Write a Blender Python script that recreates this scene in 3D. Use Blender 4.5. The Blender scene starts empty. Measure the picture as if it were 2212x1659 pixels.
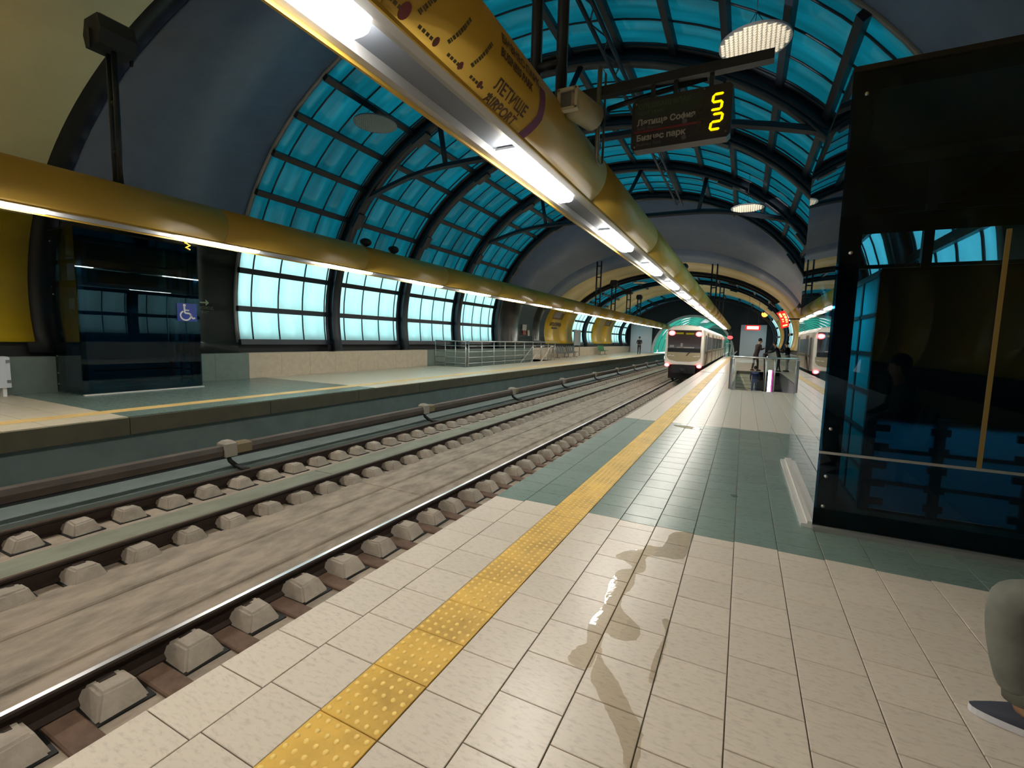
import bpy, bmesh, math, random
from mathutils import Vector, Matrix
random.seed(7)
sc = bpy.context.scene
col = sc.collection
R_ = math.radians
PI = math.pi

# ------------------------------------------------------------------ camera
CAM_H = 1.5
cd = bpy.data.cameras.new('camera')
cd.sensor_width = 36.0
cd.sensor_fit = 'HORIZONTAL'
cd.lens = 996.81 / 2212 * 36.0
cd.clip_start = 0.05
cd.clip_end = 400
cam = bpy.data.objects.new('camera', cd)
col.objects.link(cam)
r = Vector((0.89348629, 0.44836531, 0.02551078))
u = Vector((-0.06700663, 0.07692797, 0.99478249))
f = Vector((-0.44406346, 0.89053391, -0.09877753))
m = Matrix(((r.x, u.x, -f.x, 0), (r.y, u.y, -f.y, 0), (r.z, u.z, -f.z, CAM_H), (0, 0, 0, 1)))
cam.matrix_world = m
sc.camera = cam

# ------------------------------------------------------------------ world / exposure
W = bpy.data.worlds.new('sky')
sc.world = W
W.use_nodes = True
nt = W.node_tree
nt.nodes.clear()
wo = nt.nodes.new('ShaderNodeOutputWorld')
bg = nt.nodes.new('ShaderNodeBackground')
tc = nt.nodes.new('ShaderNodeTexCoord')
sx = nt.nodes.new('ShaderNodeSeparateXYZ')
mr = nt.nodes.new('ShaderNodeMapRange')
cr = nt.nodes.new('ShaderNodeValToRGB')
mr.inputs['From Min'].default_value = -0.25
mr.inputs['From Max'].default_value = 0.6
cr.color_ramp.elements[0].color = (0.42, 0.43, 0.42, 1)
cr.color_ramp.elements[1].color = (0.85, 0.95, 1.0, 1)
nt.links.new(tc.outputs['Generated'], sx.inputs[0])
nt.links.new(sx.outputs['Z'], mr.inputs['Value'])
nt.links.new(mr.outputs[0], cr.inputs[0])
nt.links.new(cr.outputs[0], bg.inputs['Color'])
nt.links.new(bg.outputs[0], wo.inputs['Surface'])
bg.inputs['Strength'].default_value = 2.6
LAMP = 34.0
sc.view_settings.view_transform = 'Standard'
sc.view_settings.look = 'None'
sc.view_settings.gamma = 1.0
sc.view_settings.use_curve_mapping = False
sc.view_settings.exposure = 0.5
cy = sc.cycles
cy.use_denoising = True
cy.max_bounces = 6
cy.diffuse_bounces = 4
cy.glossy_bounces = 4
cy.transmission_bounces = 6
cy.transparent_max_bounces = 12
cy.sample_clamp_indirect = 6.0
cy.use_light_tree = True
cy.caustics_reflective = False
cy.caustics_refractive = False

# ------------------------------------------------------------------ materials
def lin(c):
    return tuple(((x / 255 / 12.92) if x / 255 <= 0.04045 else ((x / 255 + 0.055) / 1.055) ** 2.4) for x in c)
MATS = {}
def mat(name, rgb, rough=0.5, metal=0.0, spec=0.5, noise=0.0, nscale=4.0, stretch=(1, 1, 1), bump=0.0, bscale=30.0, emit=None, estr=0.0, rnd=0.0, coat=0.0, dark=None, ramp=(0.33, 0.62)):
    if name in MATS:
        return MATS[name]
    M = bpy.data.materials.new(name)
    M.use_nodes = True
    t = M.node_tree
    b = t.nodes['Principled BSDF']
    c = lin(rgb)
    b.inputs['Base Color'].default_value = (*c, 1)
    b.inputs['Roughness'].default_value = rough
    b.inputs['Metallic'].default_value = metal
    b.inputs['Specular IOR Level'].default_value = spec
    b.inputs['Coat Weight'].default_value = coat
    b.inputs['Coat Roughness'].default_value = 0.08
    if noise or bump or rnd:
        geo = t.nodes.new('ShaderNodeNewGeometry')
        mp = t.nodes.new('ShaderNodeMapping')
        mp.inputs['Scale'].default_value = stretch
        t.links.new(geo.outputs['Position'], mp.inputs['Vector'])
    last = None
    if noise:
        n = t.nodes.new('ShaderNodeTexNoise')
        n.inputs['Scale'].default_value = nscale
        n.inputs['Detail'].default_value = 6
        n.inputs['Roughness'].default_value = 0.65
        t.links.new(mp.outputs[0], n.inputs['Vector'])
        mx = t.nodes.new('ShaderNodeMix')
        mx.data_type = 'RGBA'
        d = dark and lin(dark) or tuple(x * (1 - noise) for x in c)
        mx.inputs[6].default_value = (*d, 1)
        mx.inputs[7].default_value = (*[min(1, x * (1 + noise * 0.35)) for x in c], 1)
        rp = t.nodes.new('ShaderNodeValToRGB')
        rp.color_ramp.elements[0].position = ramp[0]
        rp.color_ramp.elements[1].position = ramp[1]
        t.links.new(n.outputs['Fac'], rp.inputs[0])
        t.links.new(rp.outputs[0], mx.inputs[0])
        last = mx.outputs[2]
    if rnd:
        oi = t.nodes.new('ShaderNodeObjectInfo')
        hs = t.nodes.new('ShaderNodeHueSaturation')
        mr = t.nodes.new('ShaderNodeMapRange')
        mr.inputs['To Min'].default_value = 1 - rnd
        mr.inputs['To Max'].default_value = 1 + rnd
        t.links.new(oi.outputs['Random'], mr.inputs['Value'])
        t.links.new(mr.outputs[0], hs.inputs['Value'])
        if last:
            t.links.new(last, hs.inputs['Color'])
        else:
            hs.inputs['Color'].default_value = (*c, 1)
        last = hs.outputs[0]
    if last:
        t.links.new(last, b.inputs['Base Color'])
    if bump:
        n2 = t.nodes.new('ShaderNodeTexNoise')
        n2.inputs['Scale'].default_value = bscale
        n2.inputs['Detail'].default_value = 5
        t.links.new(mp.outputs[0], n2.inputs['Vector'])
        bp = t.nodes.new('ShaderNodeBump')
        bp.inputs['Strength'].default_value = bump
        bp.inputs['Distance'].default_value = 0.02
        t.links.new(n2.outputs['Fac'], bp.inputs['Height'])
        t.links.new(bp.outputs[0], b.inputs['Normal'])
    if emit:
        b.inputs['Emission Color'].default_value = (*lin(emit), 1)
        b.inputs['Emission Strength'].default_value = estr
    MATS[name] = M
    return M

def mat_glass(name, tint, refl=1.0, rough=0.0, ior=1.5):
    M = bpy.data.materials.new(name)
    M.use_nodes = True
    t = M.node_tree
    t.nodes.clear()
    o = t.nodes.new('ShaderNodeOutputMaterial')
    tr = t.nodes.new('ShaderNodeBsdfTransparent')
    tr.inputs[0].default_value = (*tint, 1)
    gl = t.nodes.new('ShaderNodeBsdfGlossy')
    gl.inputs['Color'].default_value = (refl, refl, refl, 1)
    gl.inputs['Roughness'].default_value = rough
    fr = t.nodes.new('ShaderNodeFresnel')
    fr.inputs['IOR'].default_value = ior
    # one-sided fresnel: thin pane, use |facing| so that back faces behave like front faces
    lw = t.nodes.new('ShaderNodeLayerWeight')
    pw = t.nodes.new('ShaderNodeMath')
    pw.operation = 'POWER'
    pw.inputs[1].default_value = 4.2
    t.links.new(lw.outputs['Facing'], pw.inputs[0])
    ma = t.nodes.new('ShaderNodeMath')
    ma.operation = 'MULTIPLY_ADD'
    f0 = ((ior - 1) / (ior + 1)) ** 2
    ma.inputs[1].default_value = 1 - f0
    ma.inputs[2].default_value = f0
    t.links.new(pw.outputs[0], ma.inputs[0])
    mx = t.nodes.new('ShaderNodeMixShader')
    t.links.new(ma.outputs[0], mx.inputs[0])
    t.links.new(tr.outputs[0], mx.inputs[1])
    t.links.new(gl.outputs[0], mx.inputs[2])
    t.links.new(mx.outputs[0], o.inputs['Surface'])
    return M

def mat_pane(name, tint, gloss=0.06, streak=0.15):
    """translucent polycarbonate sheet: scatters the daylight that falls on its outside"""
    M = bpy.data.materials.new(name)
    M.use_nodes = True
    t = M.node_tree
    t.nodes.clear()
    o = t.nodes.new('ShaderNodeOutputMaterial')
    tl = t.nodes.new('ShaderNodeBsdfTranslucent')
    gl = t.nodes.new('ShaderNodeBsdfGlossy')
    gl.inputs['Roughness'].default_value = 0.25
    gl.inputs['Color'].default_value = (0.8, 0.8, 0.8, 1)
    mx = t.nodes.new('ShaderNodeMixShader')
    mx.inputs[0].default_value = gloss
    geo = t.nodes.new('ShaderNodeNewGeometry')
    mp = t.nodes.new('ShaderNodeMapping')
    mp.inputs['Scale'].default_value = (0.25, 2.6, 0.35)
    n = t.nodes.new('ShaderNodeTexNoise')
    n.inputs['Scale'].default_value = 1.6
    n.inputs['Detail'].default_value = 5
    oi = t.nodes.new('ShaderNodeObjectInfo')
    hs = t.nodes.new('ShaderNodeHueSaturation')
    hs.inputs['Color'].default_value = (*tint, 1)
    mr = t.nodes.new('ShaderNodeMapRange')
    mr.inputs['From Min'].default_value = 0.3
    mr.inputs['From Max'].default_value = 0.7
    mr.inputs['To Min'].default_value = 1 - streak
    mr.inputs['To Max'].default_value = 1 + streak * 0.5
    md = t.nodes.new('ShaderNodeMath')
    md.operation = 'MULTIPLY_ADD'
    md.inputs[1].default_value = streak * 0.8
    md.inputs[2].default_value = 0.0
    ad = t.nodes.new('ShaderNodeMath')
    t.links.new(geo.outputs['Position'], mp.inputs['Vector'])
    t.links.new(mp.outputs[0], n.inputs['Vector'])
    t.links.new(n.outputs['Fac'], mr.inputs['Value'])
    t.links.new(oi.outputs['Random'], md.inputs[0])
    t.links.new(mr.outputs[0], ad.inputs[0])
    t.links.new(md.outputs[0], ad.inputs[1])
    t.links.new(ad.outputs[0], hs.inputs['Value'])
    t.links.new(hs.outputs[0], tl.inputs['Color'])
    t.links.new(tl.outputs[0], mx.inputs[1])
    t.links.new(gl.outputs[0], mx.inputs[2])
    t.links.new(mx.outputs[0], o.inputs['Surface'])
    return M

def mat_emit(name, rgb, s):
    M = bpy.data.materials.new(name)
    M.use_nodes = True
    t = M.node_tree
    t.nodes.clear()
    o = t.nodes.new('ShaderNodeOutputMaterial')
    e = t.nodes.new('ShaderNodeEmission')
    e.inputs[0].default_value = (*lin(rgb), 1)
    e.inputs[1].default_value = s
    t.links.new(e.outputs[0], o.inputs['Surface'])
    MATS[name] = M
    return M

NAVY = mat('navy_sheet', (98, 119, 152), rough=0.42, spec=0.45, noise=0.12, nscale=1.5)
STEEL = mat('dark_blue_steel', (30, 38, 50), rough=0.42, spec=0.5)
NAVY_SHADE = mat('navy_sheet_shaded', (40, 46, 44), rough=0.2, spec=0.5, noise=0.12, nscale=1.5)  # same navy sheet below the canopy, its shade put into the colour
YELLOW_SKYLIT = mat('yellow_sheet_skylit', (238, 222, 172), rough=0.42, spec=0.4, noise=0.06, nscale=1.2)  # same yellow sheet higher up, pale skylight put into the colour
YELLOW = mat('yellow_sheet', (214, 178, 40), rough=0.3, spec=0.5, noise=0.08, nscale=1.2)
YBEAM = mat('beam_yellow', (196, 160, 68), rough=0.42, spec=0.4)
ALU = mat('aluminium', (172, 170, 166), rough=0.4, metal=0.85)
GALV = mat('galvanised', (130, 132, 134), rough=0.5, metal=0.6)
DARKG = mat('dark_grey', (38, 40, 44), rough=0.6)
BLACK = mat('black', (10, 11, 13), rough=0.55)
TRAY = mat('tray_grey', (186, 186, 188), rough=0.5, metal=0.2)
SLOT = mat('slot_dark', (112, 118, 130), rough=0.6)
GROUT = mat('grout', (96, 84, 70), rough=0.85)
BEIGE = mat('beige_tile', (206, 195, 182), rough=0.3, spec=0.5, noise=0.2, nscale=46, stretch=(0.45, 1.3, 1), ramp=(0.28, 0.5), bump=0.05, bscale=60, rnd=0.035)
GREEN = mat('green_tile', (112, 131, 124), rough=0.26, spec=0.5, noise=0.22, nscale=26, stretch=(0.5, 1.2, 1), ramp=(0.30, 0.48), bump=0.05, bscale=60, rnd=0.05)
TACT = mat('tactile_yellow', (214, 172, 76), rough=0.5, noise=0.3, nscale=3.0, rnd=0.05)
CLAD_G = mat('green_grey_cladding', (108, 122, 114), rough=0.4, noise=0.1, nscale=5)
CLAD_B = mat('beige_cladding', (196, 180, 158), rough=0.45, noise=0.12, nscale=5)
CONC = mat('track_concrete', (168, 153, 138), rough=0.8, noise=0.38, nscale=4.5, stretch=(1, 0.45, 1), bump=0.5, bscale=12, ramp=(0.3, 0.6))
STRIPC = mat('concrete_green_reflection', (142, 144, 128), rough=0.75, noise=0.2, nscale=4.0, stretch=(1, 0.4, 1))  # same track concrete, green reflected window light put into the colour
CONC2 = mat('block_concrete', (172, 160, 147), rough=0.8, noise=0.2, nscale=5, bump=0.3, bscale=25, rnd=0.08)
PIER = mat('trough_wall', (112, 124, 122), rough=0.7, noise=0.15, nscale=2.0)
EDGE = mat('platform_edge', (88, 82, 64), rough=0.6, noise=0.2, nscale=2.5)
RUST = mat('rusty_rail', (54, 40, 33), rough=0.65, metal=0.3, noise=0.3, nscale=8)
RAILTOP = mat('polished_rail', (225, 225, 228), rough=0.3, metal=1.0)
CONDC = mat('conductor_cover', (80, 69, 61), rough=0.55, noise=0.3, nscale=6, stretch=(1, 0.3, 1))
LOWPANE = mat_pane('clear_pane', (0.56, 0.76, 0.75), 0.04, 0.06)
UPPANE = mat_pane('teal_pane', (0.026, 0.185, 0.215), 0.05, 0.24)
GRNPANE = mat_pane('green_tarp', (0.016, 0.15, 0.105), 0.03, 0.3)
LGLASS = mat_glass('lift_glass', (0.26, 0.54, 0.66), 0.95, 0.0, 1.36)
CLRGLASS = mat_glass('clear_glass', (0.92, 0.95, 0.93), 0.7)
WATER = mat_glass('water', (0.86, 0.83, 0.77), 1.0, 0.015, 1.33)
_t = WATER.node_tree
_n = _t.nodes.new('ShaderNodeTexNoise')
_n.inputs['Scale'].default_value = 7.0
_n.inputs['Detail'].default_value = 3
_g = _t.nodes.new('ShaderNodeNewGeometry')
_b = _t.nodes.new('ShaderNodeBump')
_b.inputs['Strength'].default_value = 0.35
_b.inputs['Distance'].default_value = 0.004
_t.links.new(_g.outputs['Position'], _n.inputs['Vector'])
_t.links.new(_n.outputs['Fac'], _b.inputs['Height'])
_t.links.new(_b.outputs[0], [q for q in _t.nodes if q.type == 'BSDF_GLOSSY'][0].inputs['Normal'])
LIGHT = mat_emit('lamp_white', (255, 250, 238), LAMP)
WHITE = mat('white_paint', (225, 225, 222), rough=0.4)
STAIN = mat('stainless', (190, 190, 188), rough=0.28, metal=0.9)

# ------------------------------------------------------------------ mesh helpers
class MB:
    def __init__(s):
        s.v = []
        s.f = []
        s.mi = []
        s.sm = []
    def add(s, vs, fs, mi=0, smooth=False):
        k = len(s.v)
        s.v += [tuple(p) for p in vs]
        s.f += [tuple(i + k for i in q) for q in fs]
        s.mi += [mi] * len(fs)
        s.sm += [smooth] * len(fs)
        return s
    def box(s, x0, x1, y0, y1, z0, z1, mi=0):
        return s.add([(x0, y0, z0), (x1, y0, z0), (x1, y1, z0), (x0, y1, z0), (x0, y0, z1), (x1, y0, z1), (x1, y1, z1), (x0, y1, z1)],
                     [(0, 3, 2, 1), (4, 5, 6, 7), (0, 1, 5, 4), (1, 2, 6, 5), (2, 3, 7, 6), (3, 0, 4, 7)], mi)
    def cham(s, x0, x1, y0, y1, z0, z1, c, mi=0):
        """box with chamfered top edges"""
        vs = [(x0, y0, z0), (x1, y0, z0), (x1, y1, z0), (x0, y1, z0), (x0, y0, z1 - c), (x1, y0, z1 - c), (x1, y1, z1 - c), (x0, y1, z1 - c),
              (x0 + c, y0 + c, z1), (x1 - c, y0 + c, z1), (x1 - c, y1 - c, z1), (x0 + c, y1 - c, z1)]
        fs = [(0, 3, 2, 1), (0, 1, 5, 4), (1, 2, 6, 5), (2, 3, 7, 6), (3, 0, 4, 7), (4, 5, 9, 8), (5, 6, 10, 9), (6, 7, 11, 10), (7, 4, 8, 11), (8, 9, 10, 11)]
        return s.add(vs, fs, mi)
    def tube(s, pts, rad, n=8, mi=0, cap=True, smooth=True, flat=1.0):
        pts = [Vector(p) for p in pts]
        rads = rad if isinstance(rad, (list, tuple)) else [rad] * len(pts)
        vs, fs = [], []
        up = None
        for i, p in enumerate(pts):
            a = pts[max(i - 1, 0)]
            b = pts[min(i + 1, len(pts) - 1)]
            d = (b - a).normalized()
            if up is None:
                up = Vector((0, 0, 1)) if abs(d.z) < 0.9 else Vector((0, 1, 0))
            x = d.cross(up).normalized()
            y = x.cross(d).normalized()
            up = y
            for k in range(n):
                q = 2 * PI * (k + 0.5) / n
                vs.append(p + x * math.cos(q) * rads[i] + y * math.sin(q) * rads[i] * flat)
        for i in range(len(pts) - 1):
            for k in range(n):
                fs.append((i * n + k, i * n + (k + 1) % n, (i + 1) * n + (k + 1) % n, (i + 1) * n + k))
        if cap:
            fs.append(tuple(range(n))[::-1])
            fs.append(tuple(range((len(pts) - 1) * n, len(pts) * n)))
        return s.add(vs, fs, mi, smooth)
    def prism(s, poly, axis, a, b, mi=0, smooth=False):
        """poly of 2D points swept along axis ('x','y','z') from a to b"""
        def P(q, w):
            return {'x': (w, q[0], q[1]), 'y': (q[0], w, q[1]), 'z': (q[0], q[1], w)}[axis]
        n = len(poly)
        vs = [P(q, a) for q in poly] + [P(q, b) for q in poly]
        fs = [(i, (i + 1) % n, n + (i + 1) % n, n + i) for i in range(n)]
        s.add(vs, fs, mi, smooth)
        s.add(vs, [tuple(range(n))[::-1], tuple(range(n, 2 * n))], mi)
        return s
    def ell(s, c, rx, ry, rz, nu=12, nv=8, mi=0, rot=None):
        vs, fs = [], []
        for j in range(nv + 1):
            th = PI * j / nv
            for i in range(nu):
                ph = 2 * PI * i / nu
                p = Vector((rx * math.sin(th) * math.cos(ph), ry * math.sin(th) * math.sin(ph), rz * math.cos(th)))
                if rot:
                    p = rot @ p
                vs.append(p + Vector(c))
        for j in range(nv):
            for i in range(nu):
                fs.append((j * nu + i, (j + 1) * nu + i, (j + 1) * nu + (i + 1) % nu, j * nu + (i + 1) % nu))
        return s.add(vs, fs, mi, True)
    def mesh(s, name, mats):
        me = bpy.data.meshes.new(name)
        me.from_pydata(s.v, [], s.f)
        for q in (mats if isinstance(mats, (list, tuple)) else [mats]):
            me.materials.append(q)
        me.polygons.foreach_set('material_index', s.mi)
        me.polygons.foreach_set('use_smooth', s.sm)
        bm = bmesh.new()
        bm.from_mesh(me)
        bmesh.ops.recalc_face_normals(bm, faces=bm.faces)
        bm.to_mesh(me)
        bm.free()
        me.update()
        return me
    def obj(s, name, mats, parent=None, kind=None):
        return link(name, s.mesh(name, mats), parent, kind)

def link(name, me, parent=None, kind=None, loc=None):
    o = bpy.data.objects.new(name, me)
    col.objects.link(o)
    if parent:
        o.parent = parent
        if not loc:
            o.matrix_parent_inverse = Matrix.Translation(parent.location).inverted()
    if loc:
        o.location = loc
    if kind:
        o['kind'] = kind
    return o

def tag(o, label, cat, group=None, kind=None):
    o['label'] = label
    o['category'] = cat
    if group:
        o['group'] = group
    if kind:
        o['kind'] = kind
    return o

def thing(name, label, cat, loc=(0, 0, 0), group=None, kind=None):
    o = bpy.data.objects.new(name, None)
    o.empty_display_size = 0.1
    col.objects.link(o)
    o.location = loc
    return tag(o, label, cat, group, kind)

def struct(name, label=None, mesh=None):
    o = bpy.data.objects.new(name, mesh)
    col.objects.link(o)
    o['kind'] = 'structure'
    if label:
        o['label'] = label
    return o

def text_geo(s, size, align='LEFT', spacing=1.0, bold=0.0):
    cu = bpy.data.curves.new('t', 'FONT')
    cu.body = s
    cu.size = size
    cu.align_x = align
    cu.space_character = spacing
    cu.resolution_u = 2
    cu.offset = bold
    o = bpy.data.objects.new('t', cu)
    col.objects.link(o)
    dg = bpy.context.evaluated_depsgraph_get()
    me = bpy.data.meshes.new_from_object(o.evaluated_get(dg))
    vs = [v.co.copy() for v in me.vertices]
    fs = [tuple(p.vertices) for p in me.polygons]
    bpy.data.objects.remove(o)
    bpy.data.curves.remove(cu)
    bpy.data.meshes.remove(me)
    return vs, fs

def put_text(mb, s, size, fn, align='LEFT', spacing=1.0, mi=0, bold=0.0):
    vs, fs = text_geo(s.replace('ф', 'о'), size, align, spacing, bold)
    for i, c in enumerate(s):
        if c == 'ф':          # the stem of the letter, drawn over its bowl
            e = max(v.x for v in text_geo(s[:i] + 'о', size, align, spacing, bold)[0]) - 0.25 * size
            w = 0.05 * size + bold
            k = len(vs)
            vs = vs + [Vector((e - w, -0.2 * size, 0)), Vector((e + w, -0.2 * size, 0)), Vector((e + w, 0.73 * size, 0)), Vector((e - w, 0.73 * size, 0))]
            fs = fs + [(k, k + 1, k + 2, k + 3)]
    mb.add([fn(v.x, v.y) for v in vs], fs, mi)

# ------------------------------------------------------------------ vault geometry
XC, ZC, RH = -5.55, 2.15, 8.82
def RV(y):
    lo, hi = 4.95, 7.29
    if y <= 4.6 or y >= 33.5:
        return lo
    if y < 9.2:
        return lo + (hi - lo) * (y - 4.6) / 4.6
    if y > 26.0:
        return hi - (hi - lo) * (y - 26.0) / 7.5
    return hi
def V(t, y, off=0.0):
    rv = RV(y)
    return Vector((XC + (RH + off) * math.cos(R_(t)), y, ZC + (rv + off) * math.sin(R_(t))))
def t_bottom(rv, z=1.15):
    return math.degrees(math.asin((z - ZC) / rv))

def shell(mb, t0, t1, y0, y1, o0, o1, n, mi=0, cuts=None, origin=0.0, smooth=True):
    ys = [y0] + (cuts or []) + [y1]
    vs, fs = [], []
    for i in range(n + 1):
        t = t0 + (t1 - t0) * i / n
        for y in ys:
            a, b = V(t, y, o0), V(t, y, o1)
            vs += [(a.x, a.y - origin, a.z), (b.x, b.y - origin, b.z)]
    k = 2 * len(ys)
    for i in range(n):
        for j in range(len(ys) - 1):
            p = i * k + j * 2
            fs += [(p, p + 2, p + k + 2, p + k), (p + 1, p + k + 1, p + k + 3, p + 3)]
        p = i * k
        fs += [(p, p + k, p + k + 1, p + 1)]
        p = i * k + k - 2
        fs += [(p, p + 1, p + k + 1, p + k)]
    for p, rev in ((0, False), (n * k, True)):
        for j in range(len(ys) - 1):
            q = (p + j * 2, p + j * 2 + 1, p + j * 2 + 3, p + j * 2 + 2)
            fs.append(q if not rev else q[::-1])
    mb.add(vs, fs, mi, smooth)

# solid sheet segments of the vault: each sheet ring is a piece of the ceiling
ceil_navy = struct('ceiling', 'dark navy sheet vault sections between the glazed bays and yellow bands')
ceil_yel = struct('ceiling', 'yellow sheet vault bands beyond and before the navy sections')
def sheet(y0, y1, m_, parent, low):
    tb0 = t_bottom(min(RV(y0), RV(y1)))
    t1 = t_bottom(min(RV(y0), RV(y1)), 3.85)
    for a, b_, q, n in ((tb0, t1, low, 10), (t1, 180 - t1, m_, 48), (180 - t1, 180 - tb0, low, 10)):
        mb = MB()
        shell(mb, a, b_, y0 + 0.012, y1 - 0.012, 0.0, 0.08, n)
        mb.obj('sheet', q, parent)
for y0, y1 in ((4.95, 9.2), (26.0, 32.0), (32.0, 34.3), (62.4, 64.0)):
    sheet(y0, y1, NAVY, ceil_navy, NAVY_SHADE)
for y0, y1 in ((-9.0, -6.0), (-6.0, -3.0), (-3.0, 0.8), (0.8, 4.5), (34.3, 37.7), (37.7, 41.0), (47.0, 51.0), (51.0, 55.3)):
    sheet(y0, y1, YELLOW_SKYLIT, ceil_yel, YELLOW)
# dark recess ring between the yellow and navy sheets
mb = MB()
shell(mb, -14, 194, 4.4, 5.05, 0.10, 0.2, 40)
struct('ceiling', 'black recessed joint between yellow and navy vault sheets', mb.mesh('ceiling', BLACK))

# ribs
def rib(name, label, y, w=0.34, d=0.42, z0=0.82):
    tb = t_bottom(RV(y), z0)
    mb = MB()
    shell(mb, tb, 180 - tb, y - w / 2, y + w / 2, -d, -d + 0.05, 48)
    shell(mb, tb, 180 - tb, y - w / 2, y + w / 2, -0.06, -0.01, 48)
    shell(mb, tb, 180 - tb, y - 0.04, y + 0.04, -d + 0.05, -0.06, 48)
    o = struct(name, label, mb.mesh(name, STEEL))
    # gusset plates along the rib
    g = MB()
    for t in (30, 58, 122, 150):
        p = V(t, y, -d)
        a = V(t - 2.2, y, -d)
        b_ = V(t + 2.2, y, -d)
        n_ = (V(t, y, -d - 0.12) - p)
        for s in (-0.03, 0.03):
            pass
        vs = [a, b_, b_ + n_ * 0.8, a + n_ * 0.8]
        vs = [(q.x, q.y - w / 2, q.z) for q in vs] + [(q.x, q.y + w / 2, q.z) for q in vs]
        g.add(vs, [(0, 1, 2, 3), (7, 6, 5, 4), (0, 4, 5, 1), (1, 5, 6, 2), (2, 6, 7, 3), (3, 7, 4, 0)])
    g.obj('gusset', STEEL, o)
    return o
BAYS = [(9.2, 12.85), (12.85, 16.85), (16.85, 21.3), (21.3, 26.0)]
ribs = {}
for i, y in enumerate((12.85, 16.85, 21.3, 25.8)):
    ribs[y] = rib('roof_beam', ['first', 'second', 'third', 'fourth'][i] + ' dark steel arch rib of the glazed vault counted from the camera', y)
mb = MB()
shell(mb, t_bottom(7.29), 180 - t_bottom(7.29), 9.14, 9.26, -0.03, 0.1, 48)
struct('trim_1', 'thin pale edge trim where the navy sheet meets the glazing', mb.mesh('trim_1', GALV))
mb = MB()
shell(mb, t_bottom(7.29), 180 - t_bottom(7.29), 26.05, 26.10, -0.03, 0.1, 48)
struct('trim_2', 'thin pale edge trim at the far end of the glazed bays', mb.mesh('trim_2', GALV))
for i, y in enumerate((39.0, 44.0, 58.8)):
    rib('roof_beam', ['dark arch rib over the first far yellow band', 'dark arch rib inside the first far glazed band', 'dark arch rib inside the last glazed band'][i], y, 0.3, 0.4, 4.6 if i == 0 else 0.82)

# glazed bays: panes, purlins and thin bars
T0 = t_bottom(7.29)
ROWS = [T0, 0.5] + [0.5 + 9.42 * k for k in range(1, 19)] + [179.5, 180 - T0]
WN = 0
def glazed_bay(y0, y1, bars, label, rows, low_t):
    global WN
    WN += 1
    w = struct('window_%d' % WN, label)
    ys = [y0] + [b for b in bars if y0 + 0.15 < b < y1 - 0.15] + [y1]
    for k in range(len(rows) - 1):
        t0, t1 = rows[k], rows[k + 1]
        tm = (t0 + t1) / 2
        mt = LOWPANE if (tm < low_t or tm > 180 - low_t) else UPPANE
        cache = {}
        for j in range(len(ys) - 1):
            a, b_ = ys[j], ys[j + 1]
            key = round(b_ - a, 3)
            if key not in cache:
                mb = MB()
                shell(mb, t0, t1, a + 0.01, b_ - 0.01, 0.0, 0.02, 3, origin=a)
                cache[key] = mb.mesh('pane', mt)
            link('pane', cache[key], w, loc=(0, a, 0))
    # purlins
    me = {}
    for k, t in enumerate(rows):
        p, q = V(t, y0, -0.16), V(t, y0, -0.02)
        d = (q - p).normalized()
        s_ = Vector((-d.z, 0, d.x)) * (0.085 if k not in (3, len(rows) - 4) else 0.12)
        vs = [p - s_, p + s_, q + s_, q - s_]
        mb = MB()
        mb.add([(x.x, y0, x.z) for x in vs] + [(x.x, y1, x.z) for x in vs], [(0, 1, 2, 3), (7, 6, 5, 4), (0, 4, 5, 1), (1, 5, 6, 2), (2, 6, 7, 3), (3, 7, 4, 0)])
        mb.obj('purlin', STEEL, w)
    for b_ in ys[1:-1]:
        mb = MB()
        shell(mb, rows[0], rows[-1], b_ - 0.016, b_ + 0.016, -0.035, -0.002, 48)
        mb.obj('glazing_bar', STEEL, w)
    return w
bars = [9.71 + 0.97 * k for k in range(18)]
for i, (a, b_) in enumerate(BAYS):
    glazed_bay(a, b_, bars, ['first', 'second', 'third', 'fourth'][i] + ' teal glazed vault bay counted from the camera', ROWS, 19.0)
T1 = t_bottom(4.95)
ROWS2 = [T1, 2.0] + [2.0 + 11.0 * k for k in range(1, 16)] + [178.0, 180 - T1]
for lab, a, b_ in (('first far glazed band, between two yellow bands', 41.0, 44.0), ('first far glazed band, part beyond its middle rib', 44.0, 47.0),
                   ('last glazed band before the end wall, near part', 55.3, 58.8), ('last glazed band before the end wall, far part', 58.8, 62.4)):
    n = 3
    glazed_bay(a, b_, [a + (b_ - a) * k / n for k in range(1, n)], lab, ROWS2, 20.0)

# tied lower chords with struts under two ribs
def chord(y, label):
    pts = [(-13.15, 5.4), (-12.7, 6.11), (-12.2, 6.37), (-11.38, 6.6), (-10.56, 6.8), (-9.74, 6.93), (-9.11, 6.98), (-8.19, 7.0), (-5.55, 7.02)]
    pts = pts + [(2 * XC - x, z) for x, z in pts[:-1]][::-1]
    mb = MB()
    mb.tube([(x, y, z) for x, z in pts], 0.11, 6, smooth=False)
    o = struct('roof_beam', label, mb.mesh('roof_beam', STEEL))
    for x0, z0, t in ((-9.0, 6.98, 116), (2 * XC + 9.0, 6.98, 64), (-5.55, 7.02, 97), (-5.55, 7.02, 83)):
        p = V(t, y, -0.35)
        s = MB()
        s.tube([(x0, y, z0), p], 0.085, 6)
        s.obj('strut', STEEL, o)
    return o
chord(12.85, 'tied lower chord with struts under the first arch rib')
chord(21.3, 'tied lower chord with struts under the third arch rib')
mbp = MB()
for t in (95.5, 97.5):
    mbp.tube([V(t, 9.3, -0.75), V(t, 26, -0.75)], 0.05, 6)
for k in range(28):
    y = 9.6 + k * 0.58
    mbp.tube([V(95.5 if k % 2 else 97.5, y, -0.75), V(97.5 if k % 2 else 95.5, y + 0.58, -0.75)], 0.02, 5)
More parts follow.
